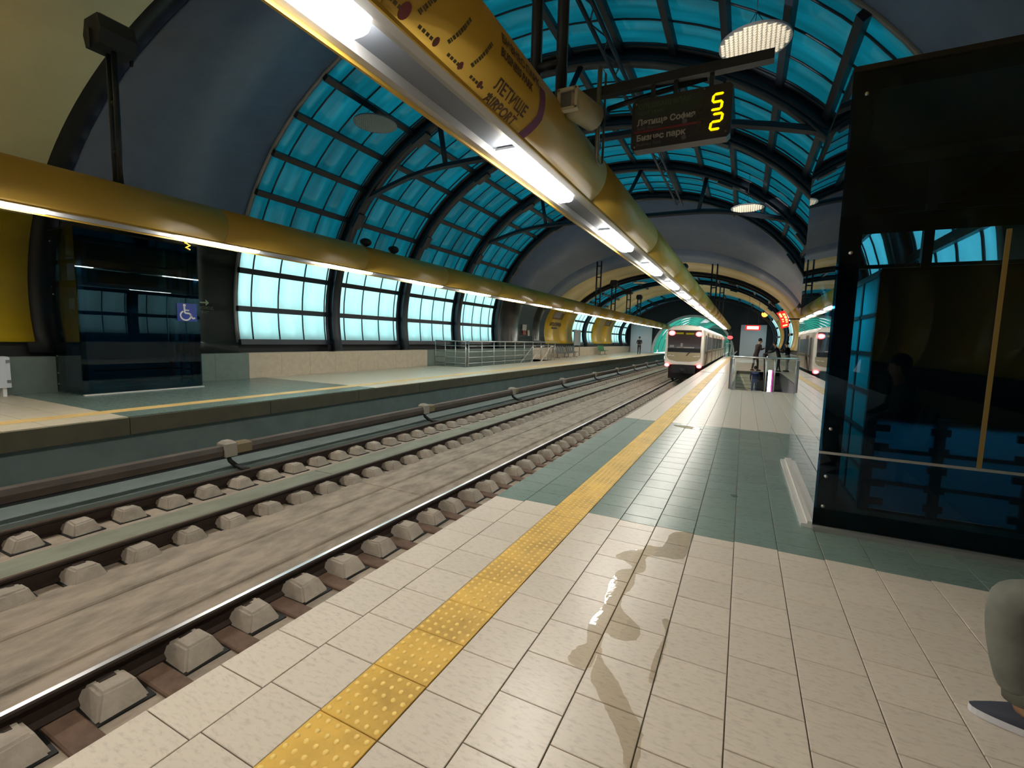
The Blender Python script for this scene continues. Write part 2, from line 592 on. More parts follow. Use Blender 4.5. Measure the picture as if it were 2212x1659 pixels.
struct('roof_beam', 'long lattice beam running along under the glazed vault crown', mbp.mesh('roof_beam', STEEL))
mbp = MB()
for t in (74.5, 76.5):
    mbp.tube([V(t, 9.3, -0.6), V(t, 26, -0.6)], 0.05, 6)
for k in range(28):
    y = 9.6 + k * 0.58
    mbp.tube([V(74.5 if k % 2 else 76.5, y, -0.6), V(76.5 if k % 2 else 74.5, y + 0.58, -0.6)], 0.02, 5)
struct('roof_beam', 'long lattice beam under the vault above the near platform', mbp.mesh('roof_beam', STEEL))

# ------------------------------------------------------------------ platforms and trough
NE, FE = -2.02, -9.25          # near and far platform edges
NW, FW = 1.88, -14.0           # bench wall fronts
YA, YB = -9.0, 64.0
G0, G1 = 3.79, 9.05            # green tile zone, near platform
H0, H1 = 4.0, 9.85             # green tile zone, far platform
OPN = (-0.30, 1.86, 16.9, 29.0)
OPF = (-14.0, -12.2, 19.3, 31.0)
FB = -14.45
FZ = -0.006
mb = MB()
def slab_with_hole(mb, x0, x1, op, top=FZ, thick=0.5):
    a, b_, c, d = op
    mb.box(x0, x1, YA, c, top - thick, top)
    mb.box(x0, x1, d, YB, top - thick, top)
    if a > x0 + 0.01:
        mb.box(x0, a, c, d, top - thick, top)
    if b_ < x1 - 0.01:
        mb.box(b_, x1, c, d, top - thick, top)
slab_with_hole(mb, NE + 0.01, NW + 1.45, OPN)
floor = struct('floor', 'near platform floor with beige and green tiles', mb.mesh('floor', GROUT))
# skirt of the near platform
mb = MB()
mb.box(NE + 0.25, NE + 0.45, YA, YB, -1.3, -0.45)
mb.obj('platform_wall', PIER, floor)

TW = 0.2897
cols_x = [NE + 0.29, -1.42]
xs = [NE, -1.73, -1.42, -1.12]
x = -0.838
xs_r = [-1.12]
while x < NW - 0.02:
    xs_r.append(x)
    x += TW
xs_r.append(NW)
columns = [(-2.02, -1.727, 0.30, 0.0), (-1.727, -1.42, 0.05, 0.0)] + [(xs_r[i], xs_r[i + 1], 0.0415 + (0.1448 if i % 2 else 0.0), 0) for i in range(len(xs_r) - 1)]
tiles = []
for (x0, x1, off, _) in columns:
    y = off - 3 * TW
    while y < YB:
        a, b_ = y, y + TW
        segs = [(a, b_)]
        for cut in (G0, G1):
            segs = [s for q in segs for s in ([(q[0], cut), (cut, q[1])] if q[0] + 0.03 < cut < q[1] - 0.03 else [q])]
        for s in segs:
            mid = (s[0] + s[1]) / 2
            if OPN[0] - 0.02 < (x0 + x1) / 2 < OPN[1] + 0.3 and OPN[2] < mid < OPN[3]:
                continue
            if 0.6 < (x0 + x1) / 2 < NW and 4.42 < mid < 6.83:
                continue
            g = G0 < mid < G1
            tiles.append((mid * mid + ((x0 + x1) / 2 * 1.0) ** 2, x0, x1, s[0], s[1], g))
        y += TW
# nearest visible ones become pieces
def in_view(x, y):
    p = Vector((x, y, -CAM_H))
    d = p.dot(f)
    if d < 0.3:
        return False
    X, Y = p.dot(r) / d * 996.81 + 1106, 829.5 - p.dot(u) / d * 996.81
    return -60 < X < 2270 and -60 < Y < 1720
vis = sorted([t for t in tiles if in_view((t[1] + t[2]) / 2, (t[3] + t[4]) / 2)])
single = set(vis[:290])
cache = {}
def tile_mesh(w, l, g):
    k = (round(w, 3), round(l, 3), g)
    if k not in cache:
        mb = MB()
        j = 0.0024
        mb.cham(j, w - j, j, l - j, -0.012, 0.0, 0.002)
        cache[k] = mb.mesh('tile', GREEN if g else BEIGE)
    return cache[k]
rest_b, rest_g = MB(), MB()
for t in tiles:
    d, x0, x1, y0, y1, g = t
    if t in single:
        o = link('tile', tile_mesh(x1 - x0, y1 - y0, g), floor, loc=(x0, y0, random.uniform(-0.0006, 0.0)))
    elif y1 < 26:
        j = 0.0024
        (rest_g if g else rest_b).cham(x0 + j, x1 - j, y0 + j, y1 - j, -0.012, 0.0, 0.002)
if True:
    j = 0.002
    for x0, x1 in ((-2.02, -1.42), (-1.12, -0.3)):
        rest_b.box(x0, x1, 26 + 0.1, YB, -0.01, -0.0005)
    rest_b.box(-0.3, 2.62, 29.05, YB, -0.01, -0.0005)
    rest_b.box(1.88, 2.62, 16.9, 29.05, -0.01, -0.0005)
o = rest_b.obj('tile_field', BEIGE, floor, 'stuff')
o = rest_g.obj('tile_field', GREEN, floor, 'stuff')

# tactile strip
def tact_mesh(domes):
    mb = MB()
    w, l = 0.30, 0.30
    mb.cham(0.002, w - 0.002, 0.002, l - 0.002, -0.012, 0.002, 0.002)
    if domes:
        for i in range(6):
            for k in range(6):
                cx, cy_ = 0.025 + i * 0.05, 0.025 + k * 0.05
                vs, fs = [], []
                n = 8
                for rr, z in ((0.0125, 0.002), (0.0095, 0.0058), (0.0055, 0.0072)):
                    for q in range(n):
                        vs.append((cx + rr * math.cos(2 * PI * q / n), cy_ + rr * math.sin(2 * PI * q / n), z))
                for a in range(2):
                    for q in range(n):
                        fs.append((a * n + q, a * n + (q + 1) % n, (a + 1) * n + (q + 1) % n, (a + 1) * n + q))
                fs.append(tuple(range(2 * n, 3 * n)))
                mb.add(vs, fs, 1, True)
    return mb.mesh('tactile_tile', [TACT, mat('dome_yellow', (240, 206, 116), rough=0.45)])
td, tp = tact_mesh(True), tact_mesh(False)
y = -0.9
k = 0
while y < YB - 0.3:
    if y > 26:
        break
    link('tactile_tile', td if y < 12 else tp, floor, loc=(-1.42, y, 0))
    y += 0.30
mb = MB()
mb.box(-1.42, -1.12, y, YB, -0.01, 0.0015)
mb.obj('tactile_strip', TACT, floor, 'stuff')

# far platform
mb = MB()
slab_with_hole(mb, FB, FE + 0.0, OPF, 0.0, 0.3)
floor2 = struct('floor', 'far platform floor across the tracks', mb.mesh('floor', GROUT))
fb, fg = MB(), MB()
def far_tiles(x0, x1, y0, y1, mbx, step=0.5):
    nx = max(1, round((x1 - x0) / step))
    ny = max(1, round((y1 - y0) / step))
    for i in range(nx):
        for k in range(ny):
            a, b_ = x0 + (x1 - x0) * i / nx, x0 + (x1 - x0) * (i + 1) / nx
            c, d = y0 + (y1 - y0) * k / ny, y0 + (y1 - y0) * (k + 1) / ny
            mbx.box(a + 0.004, b_ - 0.004, c + 0.004, d - 0.004, -0.005, 0.012)
for xa, xb in ((FW, -10.2), (-9.85, FE + 0.03)):
    for y0, y1, mbx in ((YA, H0, fb), (H0, H1, fg)):
        far_tiles(xa, xb, y0, y1, mbx)
    if xa == FW:
        far_tiles(FW, -10.2, H1, OPF[2], fb)
        far_tiles(OPF[1], -10.2, OPF[2], OPF[3], fb)
        far_tiles(FW, -10.2, OPF[3], YB, fb, 1.0)
    else:
        far_tiles(xa, xb, H1, YB, fb, 0.8)
fb.obj('tile_field', mat('far_beige_tile', (208, 197, 176), rough=0.32, spec=0.5, noise=0.1, nscale=6), floor2, 'stuff')
fg.obj('tile_field', GREEN, floor2, 'stuff')
mb = MB()
mb.box(-10.2, -9.85, YA, YB, -0.005, 0.014)
mb.obj('tactile_strip', mat('pale_yellow_strip', (226, 190, 120), rough=0.5, noise=0.15, nscale=2), floor2, 'stuff')
mb = MB()
for k in range(28):
    y0 = YA + k * 2.6
    mb.box(FE + 0.02, FE + 0.06, y0 + 0.006, y0 + 2.594, -0.29, -0.005)
mb.obj('edge_fascia', EDGE, floor2)
mb = MB()
mb.box(FE - 0.35, FE - 0.15, YA, YB, -1.3, -0.3)
mb.obj('platform_wall', PIER, floor2)

# track bed
ZR = -0.96       # rail head
ZS = -1.165       # slab
mb = MB()
mb.box(FE - 0.3, NE + 0.4, YA, 110, ZS - 0.25, ZS)
bed = struct('floor', 'concrete track bed between the two platforms', mb.mesh('floor', CONC))
mb = MB()
for x0, x1 in ((-6.02, -5.42), (-5.38, -4.62)):
    for k in range(24):
        y0 = YA + k * 5
        mb.cham(x0, x1, y0 + 0.008, y0 + 4.992, ZS - 0.01, ZS + 0.035, 0.015)
mb.obj('slab_panel', CONC, bed)
mb = MB()
for k in range(24):
    y0 = YA + k * 5
    mb.cham(-7.15, -6.5, y0 + 0.01, y0 + 4.99, ZS - 0.01, ZS + 0.07, 0.015)
mb.obj('slab_panel', STRIPC, bed)
mb = MB()
mb.box(FE - 0.15, -8.3, YA, 110, ZS - 0.01, ZS + 0.12)
mb.obj('side_kerb', PIER, bed)

def rail_mesh():
    h = 0.19
    prof = [(-0.07, 0), (0.07, 0), (0.07, 0.012), (0.012, 0.03), (0.01, 0.138), (0.036, 0.152), (0.037, 0.178), (0.022, h), (-0.024, h), (-0.036, 0.178), (-0.034, 0.152), (-0.01, 0.138), (-0.012, 0.03), (-0.07, 0.012)]
    n = len(prof)
    mb = MB()
    vs = [(q[0], YA, q[1]) for q in prof] + [(q[0], 110, q[1]) for q in prof]
    for i in range(n):
        mb.add([vs[i], vs[(i + 1) % n], vs[n + (i + 1) % n], vs[n + i]], [(0, 1, 2, 3)], 1 if i in (7, 8) else 0)
    return mb.mesh('rail', [RUST, RAILTOP])
def rail_mesh_dull():
    me = rail_mesh().copy()
    me.materials[1] = mat('dull_rail_top', (104, 84, 70), rough=0.45, metal=0.5)
    return me
rm, rmd = rail_mesh(), rail_mesh_dull()
def block_mesh(k):
    rr = random.Random(k)
    mb = MB()
    a, b_, hgt = 0.36, 0.16, 0.15
    j = lambda s=0.012: rr.uniform(-s, s)
    bot = [(-0.22, -b_ + j()), (a + j(), -b_ + j()), (a + j(), b_ + j()), (-0.22, b_ + j())]
    top = [(0.08, -b_ * 0.62 + j()), (a - 0.09 + j(), -b_ * 0.6 + j()), (a - 0.09 + j(), b_ * 0.6 + j()), (0.08, b_ * 0.62 + j())]
    vs = [(p[0], p[1], 0) for p in bot] + [(p[0], p[1], hgt + j()) for p in top]
    fs = [(0, 3, 2, 1), (0, 1, 5, 4), (1, 2, 6, 5), (2, 3, 7, 6), (3, 0, 4, 7), (4, 5, 6, 7)]
    mb.add(vs, fs)
    # dark rubber boot line at the foot
    mb.box(-0.22, a + 0.02, -b_ - 0.02, b_ + 0.02, -0.02, 0.012, 1)
    # shoulder and clip against the rail foot
    mb.box(0.06, 0.12, -0.05, 0.05, 0.10, 0.15, 2)
    mb.box(-0.2, 0.08, -0.10, 0.10, 0.0, 0.02, 2)
    me = mb.mesh('sleeper_block', [CONC2, BLACK, RUST])
    bm = bmesh.new()
    bm.from_mesh(me)
    ed = [e for e in bm.edges if e.calc_length() > 0.05 and all(f_.material_index == 0 for f_ in e.link_faces) and len(e.link_faces) == 2 and max(v.co.z for v in e.verts) > 0.1]
    bmesh.ops.bevel(bm, geom=ed, offset=0.018, segments=2, affect='EDGES')
    bm.to_mesh(me)
    bm.free()
    return me
blocks = [block_mesh(k) for k in range(5)]
def track(label, xl, xr, polished, y0=0.42):
    t = thing('railway_track', label, 'track', (0, 0, ZS))
    for x_ in (xl, xr):
        link('rail', rm if polished else rmd, t, loc=(x_, 0, ZR - 0.19 - ZS))
    for x_ in (xl, xr):
        st = MB()
        k = 0
        y = y0
        while y < 60:
            z = ZR - 0.155 - ZS - 0.06
            if y < 28 and not (polished and x_ == xr and y > 3):
                o = link('sleeper_block', blocks[(k * 7 + int(x_)) % 5], t, loc=(x_, y, 0))
                o.rotation_euler.z = random.uniform(-0.05, 0.05)
            else:
                s = 0.0
                st.add([(x_ - 0.2, y - .16, 0), (x_ + .36, y - .16, 0), (x_ + .36, y + .16, 0), (x_ - .2, y + .16, 0), (x_ + .08, y - .1, .16), (x_ + .27, y - .1, .16), (x_ + .27, y + .1, .16), (x_ + .08, y + .1, .16)],
                       [(0, 1, 5, 4), (1, 2, 6, 5), (2, 3, 7, 6), (3, 0, 4, 7), (4, 5, 6, 7)])
            y += 0.54
            k += 1
        so = link('sleeper_blocks', st.mesh('sleeper_blocks', CONC2), t, 'stuff', loc=(0, 0, 0))
    return t
track('near railway track with one polished silver rail beside the platform edge', -4.06, -2.56, True)
track('far railway track with brown rusty rails beside the far platform', -7.8, -6.3, False, 0.55)
# loose rusty plates between the blocks beside the polished rail
mb = MB()
for k in range(22):
    y = 0.69 + k * 0.54
    mb.cham(-3.98, -3.5, y - 0.09, y + 0.09, ZS - 0.005, ZS + 0.03, 0.01)
mb.obj('rusty_plate', mat('rusty_concrete', (112, 88, 74), rough=0.8, noise=0.3, nscale=7), bed)

# conductor rail with covers and bracket arms
ct = thing('conductor_rail', 'covered conductor rail on brackets along the far platform wall', 'rail', (-8.5, 0, ZS + 0.12))
mb = MB()
mb.prism([(-8.58, -0.80), (-8.42, -0.80), (-8.41, -0.70), (-8.44, -0.62), (-8.5, -0.595), (-8.56, -0.62), (-8.59, -0.70)], 'y', YA, 100)
mb.obj('cover', CONDC, ct)
mb = MB()
mb.box(-8.54, -8.46, YA, 100, -0.86, -0.80)
mb.obj('rail', DARKG, ct)
for k in range(-1, 12):
    y = 5.2 + 5.93 * k
    mb = MB()
    mb.cham(-8.63, -8.37, y - 0.11, y + 0.11, -0.82, -0.53, 0.05)
    mb.obj('insulator', mat('insulator_grey', (158, 150, 138), rough=0.6), ct)
    mb = MB()
    mb.cham(-8.6, -8.4, y + 0.13, y + 0.42, -0.79, -0.585, 0.04)
    mb.obj('splice', mat('splice_tan', (128, 112, 84), rough=0.6), ct)
    mb = MB()
    mb.tube([(-8.5, y, -0.8), (-8.46, y + 0.02, -0.92), (-8.36, y + 0.06, -1.0), (-8.2, y + 0.1, -1.05), (-8.05, y + .12, -1.05)], 0.045, 6)
    mb.obj('bracket_arm', BLACK, ct)

# ------------------------------------------------------------------ walls along the platforms
def bench_wall(name, label, x0, x1, y0, y1, m_, z1=0.79):
    mb = MB()
    n = max(1, round((y1 - y0) / 1.2))
    for k in range(n):
        a, b_ = y0 + (y1 - y0) * k / n, y0 + (y1 - y0) * (k + 1) / n
        mb.box(x0, x1, a + 0.003, b_ - 0.003, 0.0, z1)
    mb.box(min(x0, x1) - 0.0, max(x0, x1) + 0.0, y0, y1, z1, z1 + 0.03)
    return struct(name, label, mb.mesh(name, m_))
bench_wall('wall_left', 'grey green low wall before the far lift', -14.35, FW, YA, 4.75, CLAD_G)
bench_wall('wall_left', 'grey green low wall just beyond the far lift', -14.35, FW, 7.24, 9.35, CLAD_G)
bench_wall('wall_left', 'beige low wall under the first bright windows', -14.35, FW, 9.35, 18.6, CLAD_B)
bench_wall('wall_left', 'grey green low wall behind the far stairwell railing', -14.35, FW, 18.6, 31.4, CLAD_G)
bench_wall('wall_left', 'beige low wall along the far end of the far platform', -14.35, FW, 31.4, 64, CLAD_B)
bench_wall('wall_right', 'grey green low wall beside the near lift', NW, NW + 0.9, YA, 4.40, CLAD_G)
bench_wall('wall_right', 'grey green low wall just beyond the near lift', NW, NW + 0.9, 6.85, 10.4, CLAD_G)
bench_wall('wall_right', 'beige low wall behind the near platform', NW, NW + 0.9, 10.4, 16.9, CLAD_B)
bench_wall('wall_right', 'grey low wall beyond the near stairs', 2.62, 3.2, 16.9, 64, CLAD_G)
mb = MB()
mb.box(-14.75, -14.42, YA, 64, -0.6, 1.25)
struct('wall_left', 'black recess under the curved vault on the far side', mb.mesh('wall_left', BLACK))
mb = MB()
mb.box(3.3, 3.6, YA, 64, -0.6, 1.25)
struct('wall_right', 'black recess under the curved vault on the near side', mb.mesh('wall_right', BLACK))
# back wall behind the camera closes the hall
mb = MB()
pts = [V(t, YA, 0.2) for t in range(-16, 197, 6)]
vs = [(p.x, YA, p.z) for p in pts] + [(p.x, YA - 0.1, p.z) for p in pts]
n = len(pts)
mb.add(vs, [tuple(range(n)), tuple(range(n, 2 * n))[::-1]] + [(i, n + i, n + (i + 1) % n, (i + 1) % n) for i in range(n)])
struct('wall_back', 'dark wall closing the hall behind the camera', mb.mesh('wall_back', NAVY))
# end wall with the tunnel portal
PX_, PW, PH = -6.1, 4.95, 4.95
def portal(t, y, off=0.0):
    return Vector((PX_ + (PW + off) * math.cos(R_(t)), y, (PH + off) * math.sin(R_(t))))
mb = MB()
n = 36
vs, fs = [], []
for i in range(n + 1):
    t = 180 * i / n
    p = portal(t, 64.0)
    q = V(t_bottom(4.95, 0.0) + (180 - 2 * t_bottom(4.95, 0.0)) * i / n, 64.0, 0.1)
    vs += [(p.x, 64.0, p.z), (q.x, 64.0, q.z), (p.x, 64.25, p.z), (q.x, 64.25, q.z)]
for i in range(n):
    a = 4 * i
    fs += [(a, a + 1, a + 5, a + 4), (a + 2, a + 6, a + 7, a + 3), (a, a + 4, a + 6, a + 2)]
mb.add(vs, fs)
struct('wall_end', 'dark end wall around the tunnel portal', mb.mesh('wall_end', mat('end_wall', (34, 38, 48), rough=0.6)))
GREYP = mat('grey_panel', (222, 222, 232), rough=0.5)
mb = MB()
mb.box(-14.9, -13.8, 64.02, 64.2, -0.6, 1.6)
mb.box(2.7, 3.8, 64.02, 64.2, -0.6, 1.6)
struct('wall_end', 'dark corners closing the foot of the end wall', mb.mesh('wall_end', BLACK))
for lab, x0, x1 in (('pale grey wall panel left of the tunnel portal', -13.9, -11.1), ('pale grey wall panel right of the tunnel portal', -0.5, 2.3)):
    mb = MB()
    mb.cham(x0, x1, 63.7, 63.98, 0.0, 3.85, 0.02)
    struct('wall_end', lab, mb.mesh('wall_end', GREYP))
# portal frame and green tunnel roof beyond
mb = MB()
for i in range(n):
    a0, a1 = 180 * i / n, 180 * (i + 1) / n
    ps = []
    for a in (a0, a1):
        for o_, y in ((-0.16, 63.9), (0.12, 63.9), (0.12, 64.3), (-0.16, 64.3)):
            q = portal(a, y, o_)
            ps.append((q.x, q.y, q.z))
    mb.add(ps, [(0, 1, 5, 4), (1, 2, 6, 5), (2, 3, 7, 6), (3, 0, 4, 7)])
struct('trim_3', 'white arched frame of the tunnel portal', mb.mesh('trim_3', WHITE))
tun = struct('ceiling', 'green translucent arched cover over the tracks beyond the portal')
for k in range(12):
    y0, y1 = 64.4 + k * 4, 68.4 + k * 4
    mb = MB()
    vs, fs = [], []
    nn = 24
    for i in range(nn + 1):
        sag = 0.14 * math.sin(i * 1.9 + k) * (1 if i % 2 else -1) * 0.5
        a, b_ = portal(180 * i / nn, y0, sag), portal(180 * i / nn, y1, -sag)
        vs += [a, b_]
    fs = [(2 * i, 2 * i + 1, 2 * i + 3, 2 * i + 2) for i in range(nn)]
    mb.add(vs, fs, 0, True)
    mb.obj('panel', GRNPANE, tun)
    mb = MB()
    mb.tube([portal(180 * i / nn, y1, -0.05) for i in range(nn + 1)], 0.05, 6)
    mb.obj('hoop', GALV, tun)
mb = MB()
mb.box(-12, 0, 112.5, 112.8, -1.5, 6)
struct('wall_end', 'far dark closing wall at the end of the covered track', mb.mesh('wall_end', mat('far_dark', (60, 80, 78), rough=0.8)))

# ------------------------------------------------------------------ the two long yellow light canopies
BZ, BA, BB = 3.48, 0.42, 0.36
def beam_pt(cx, ph, y, off=0.0, side=1):
    """ph: angle, 0 = facing sideways (side +1 = +x), -90 = straight down"""
    return Vector((cx + side * (BA + off) * math.cos(R_(ph)), y, BZ + (BB + off) * math.sin(R_(ph))))
def canopy(cx, label):
    t = thing('light_canopy', label, 'light beam', (cx, 0, 3.2))
    mb = MB()
    angs = [-58 + (296) * i / 30 for i in range(31)]
    seg = [-9, 64] if True else None
    ys = [-9 + 3.65 * k for k in range(21)]
    for a, b_ in zip(ys[:-1], ys[1:]):
        vs, fs = [], []
        for an in angs:
            for y in (a + 0.004, b_ - 0.004):
                p, q = beam_pt(cx, an, y), beam_pt(cx, an, y, -0.02)
                vs += [p, q]
        for i in range(len(angs) - 1):
            p = 4 * i
            fs += [(p, p + 2, p + 6, p + 4), (p + 1, p + 5, p + 7, p + 3), (p, p + 4, p + 5, p + 1), (p + 2, p + 3, p + 7, p + 6)]
        fs += [(0, 1, 3, 2), (4 * len(angs) - 4, 4 * len(angs) - 2, 4 * len(angs) - 1, 4 * len(angs) - 3)]
        s = MB()
        s.add(vs, fs, 0, True)
        s.obj('shell', YBEAM, t)
    mb = MB()
    mb.box(cx - 0.225, cx + 0.225, -9, 64, 3.235, 3.26)
    mb.obj('tray', SLOT, t)
    for s0, s1, z0 in ((-0.225, -0.165, 3.165), (0.15, 0.225, 3.165)):
        mb = MB()
        mb.box(cx + s0, cx + s1, -9, 64, z0, 3.235)
        mb.obj('side_rail', TRAY, t)
    mb = MB()
    mb.box(cx + 0.075, cx + 0.115, -9, 64, 3.2, 3.235)
    mb.obj('cable_rail', ALU, t)
    mb = MB()
    mb.box(cx - 0.245, cx - 0.225, -9, 64, 3.14, 3.22)
    mb.box(cx + 0.225, cx + 0.24, -9, 64, 3.16, 3.22)
    mb.obj('lip', YBEAM, t)
    return t
canR = canopy(-2.02, 'long yellow tubular light canopy over the near platform edge')
canL = canopy(-9.28, 'long yellow tubular light canopy over the far platform edge')

ORD = ['first', 'second', 'third', 'fourth', 'fifth', 'sixth', 'seventh', 'eighth', 'ninth', 'tenth', 'eleventh', 'twelfth', 'thirteenth', 'fourteenth', 'fifteenth', 'sixteenth', 'seventeenth', 'eighteenth', 'nineteenth']
def lamp_meshes():
    mb = MB()
    L = 1.52
    prof = [(-0.105, 0.0), (-0.105, -0.035), (-0.085, -0.062), (-0.05, -0.07), (0.05, -0.07), (0.085, -0.062), (0.105, -0.035), (0.105, 0.0)]
    mb.prism(prof, 'y', 0.005, L - 0.005)
    d = mb.mesh('diffuser', LIGHT)
    mb = MB()
    mb.cham(-0.12, 0.12, 0, L, 0.0, 0.03, 0.01)
    h = mb.mesh('housing', TRAY)
    return d, h
ld, lh = lamp_meshes()
def lamp(x, y, label, group):
    t = thing('fluorescent_lamp', label, 'lamp', (x, y, 3.205), group)
    link('housing', lh, t, loc=(0, 0, 0))
    link('diffuser', ld, t, loc=(0, 0, 0))
    return t
for k in range(-2, 18):
    y = 0.53 + 3.34 * k
    lab = ('lamp behind the camera under the near canopy, %s back' % ORD[-k - 1]) if k < 0 else ORD[k] + ' glowing fluorescent lamp from the camera under the near yellow canopy'
    lamp(-2.02 - 0.02, y, lab, 'lamps under the near canopy')
for k in range(-3, 17):
    y = 4.92 + 3.29 * k
    j = k + 1
    lab = ('lamp out of view behind under the far canopy, %s back' % ORD[-k - 1]) if k < -1 else ORD[j] + ' glowing fluorescent lamp from the left under the far yellow canopy'
    lamp(-9.28, y, lab, 'lamps under the far canopy')

# line map printed on the near canopy
BROWN = mat('map_brown', (92, 78, 46), rough=0.6)
MAROON = mat('map_maroon', (120, 52, 58), rough=0.6)
PURPLE = mat('map_purple', (118, 62, 108), rough=0.6)
CX = -2.02
def on_beam(y, ph, off=0.004):
    p = beam_pt(CX, ph, y, off)
    return (p.x, p.y, p.z)
for y, rr in ((0.35, 0.022), (0.7, 0.022), (1.05, 0.022), (1.42, 0.022), (1.78, 0.022), (2.08, 0.036), (2.36, 0.022), (2.62, 0.02), (2.86, 0.02)):
    mb = MB()
    vs = [on_beam(y, -47)] + [on_beam(y + rr * math.cos(2 * PI * q / 14), -47 + math.degrees(rr * 1.35 / 0.39) * math.sin(2 * PI * q / 14)) for q in range(14)]
    mb.add(vs, [(0, 1 + q, 1 + (q + 1) % 14) for q in range(14)])
    mb.obj('map_dot', MAROON, canR)
mb = MB()
rr = random.Random(3)
for y in (0.4, 0.75, 1.1, 1.47, 1.83, 2.14, 2.42, 2.68, 2.92):
    mb = MB()
    # worn line between the stops
    for q in range(5):
        a, b_ = y + 0.06 + q * 0.035, y + 0.085 + q * 0.035
        mb.add([on_beam(a, -49), on_beam(b_, -49), on_beam(b_, -46), on_beam(a, -46)], [(0, 1, 2, 3)])
    mb.obj('map_line', BROWN, canR)
    mb = MB()
    # slanted illegible station names
    if y > 2.8:
        continue
    L = rr.choice([30, 42, 50])
    p = -40.0
    while p < -40 + L:
        w = rr.uniform(1.2, 3.0)
        sh = (p + 40) * 0.0035
        hgt = 0.028 + rr.uniform(-0.006, 0.008)
        mb.add([on_beam(y + sh, p), on_beam(y + sh + hgt, p - 1), on_beam(y + sh + hgt + w * 0.0035, p + w - 1), on_beam(y + sh + w * 0.0035, p + w)], [(0, 1, 2, 3)])
        p += w + rr.uniform(0.4, 1.0)
    mb.obj('map_name', BROWN, canR)
mb = MB()
def wrap(y0, ph0):
    return lambda a, b_: on_beam(y0 + a, ph0 + math.degrees(b_ / 0.39))
put_text(mb, 'ЛЕТИЩЕ', 0.115, wrap(2.98, -40), bold=0.003)
put_text(mb, 'AIRPORT', 0.11, wrap(2.98, -56), bold=0.003)
mb.obj('map_lettering', mat('map_text', (96, 66, 46), rough=0.6), canR)
mb = MB()
put_text(mb, 'БИЗНЕС ПАРК', 0.09, wrap(2.92, 2), bold=0.003)
mb.obj('map_lettering', mat('map_text', (96, 66, 46), rough=0.6), canR)
mb = MB()
put_text(mb, 'BUSINESS PARK', 0.075, wrap(2.92, -11), bold=0.003)
mb.obj('map_lettering', mat('map_text', (96, 66, 46), rough=0.6), canR)
mb = MB()
vs, fs = [], []
for i in range(21):
    ph = -57 + 62 * i / 20
    cv = 0.05 * abs(i - 10) / 10
    vs += [on_beam(3.62 - cv * 1.2, ph), on_beam(3.72 - cv, ph)]
fs = [(2 * i, 2 * i + 1, 2 * i + 3, 2 * i + 2) for i in range(20)]
mb.add(vs, fs)
mb.obj('map_border', PURPLE, canR)

# loudspeaker on the near canopy
t = thing('loudspeaker', 'cream horn loudspeaker with square mouth on the near canopy', 'loudspeaker', (-1.62, 4.2, 3.6))
CREAM = mat('cream_plastic', (176, 168, 140), rough=0.5)
mb = MB()
mb.tube([(-1.58, 4.16, 3.64), (-1.54, 4.2, 3.64), (-1.47, 4.56, 3.66)], [0.10, 0.125, 0.12], 14)
mb.obj('body', CREAM, t)
mb = MB()
for (a, b_, c, d) in ((-0.09, 0.09, 0.07, 0.095), (-0.09, 0.09, -0.095, -0.07), (-0.095, -0.07, -0.09, 0.09), (0.07, 0.095, -0.09, 0.09)):
    mb.box(-1.56 + a, -1.56 + b_, 4.08, 4.14, 3.64 + c, 3.64 + d)
mb.obj('mouth_rim', mat('pale_rim', (205, 200, 184), rough=0.5), t)
mb = MB()
mb.box(-1.63, -1.49, 4.11, 4.14, 3.57, 3.71)
mb.obj('mouth', SLOT, t)
mb = MB()
mb.tube([(-1.5, 4.45, 3.76), (-1.6, 4.5, 3.82), (-1.86, 4.55, 3.85)], 0.025, 6)
mb.obj('bracket', DARKG, t)

# masts on the canopies, with floodlights
def mast(x, y, ztop, label, box=True, w=0.3, rad=0.05, flip=1):
    t = thing('canopy_mast', label, 'mast', (x, y, BZ + BB - 0.02))
    for s in (-1, 1):
        mb = MB()
        mb.tube([(x + s * w / 2, y, BZ + BB - 0.07), (x + s * w / 2, y, ztop)], rad, 8)
        mb.obj('post', STEEL, t)
    z = BZ + BB + 0.5
    while z < ztop - 0.1:
        mb = MB()
        mb.tube([(x - w / 2, y, z), (x + w / 2, y, z)], rad * 0.8, 6)
        mb.obj('rung', STEEL, t)
        z += 0.75
    if box:
        f_ = thing('floodlight', 'dark floodlight on top of the ' + label, 'floodlight', (x, y, ztop))
        mb = MB()
        mb.prism([(x - 0.2, ztop), (x + 0.2, ztop), (x + 0.27, ztop + 0.2), (x + 0.2, ztop + 0.42), (x - 0.2, ztop + 0.42), (x - 0.27, ztop + 0.2)], 'y', y - 0.24, y + 0.24)
        mb.obj('housing', DARKG, f_)
        mb = MB()
        mb.box(x - 0.18, x + 0.18, y - 0.2, y + 0.2, ztop + 0.42, ztop + 0.44)
        mb.obj('lens', GALV, f_)
        for s in (-0.27, 0.27):
            mb = MB()
            mb.box(x - 0.03, x + 0.03, y + s - 0.015, y + s + 0.015, ztop - 0.06, ztop + 0.22)
            mb.obj('yoke', STEEL, f_)
    return t
mast(-9.28, 4.07, 5.83, 'mast on the far canopy at the left end', True, 0.16, 0.04)
mast(-9.28, 31.6, 6.9, 'mast on the far canopy just beyond the glazed bays', False)
mast(-9.28, 35.8, 5.7, 'mast on the far canopy under the first yellow band')
mast(-9.28, 41.0, 5.6, 'mast on the far canopy before the far glazed band')
mast(-9.28, 45.5, 5.5, 'mast on the far canopy in the far glazed band')
mast(-2.02, 4.72, 7.35, 'mast on the near canopy beside the loudspeaker', False, 0.29, 0.06)
mast(-2.02, 33.0, 6.6, 'mast on the near canopy under the first yellow band', False)
mast(-2.02, 44.0, 6.6, 'mast on the near canopy in the far glazed band', False)
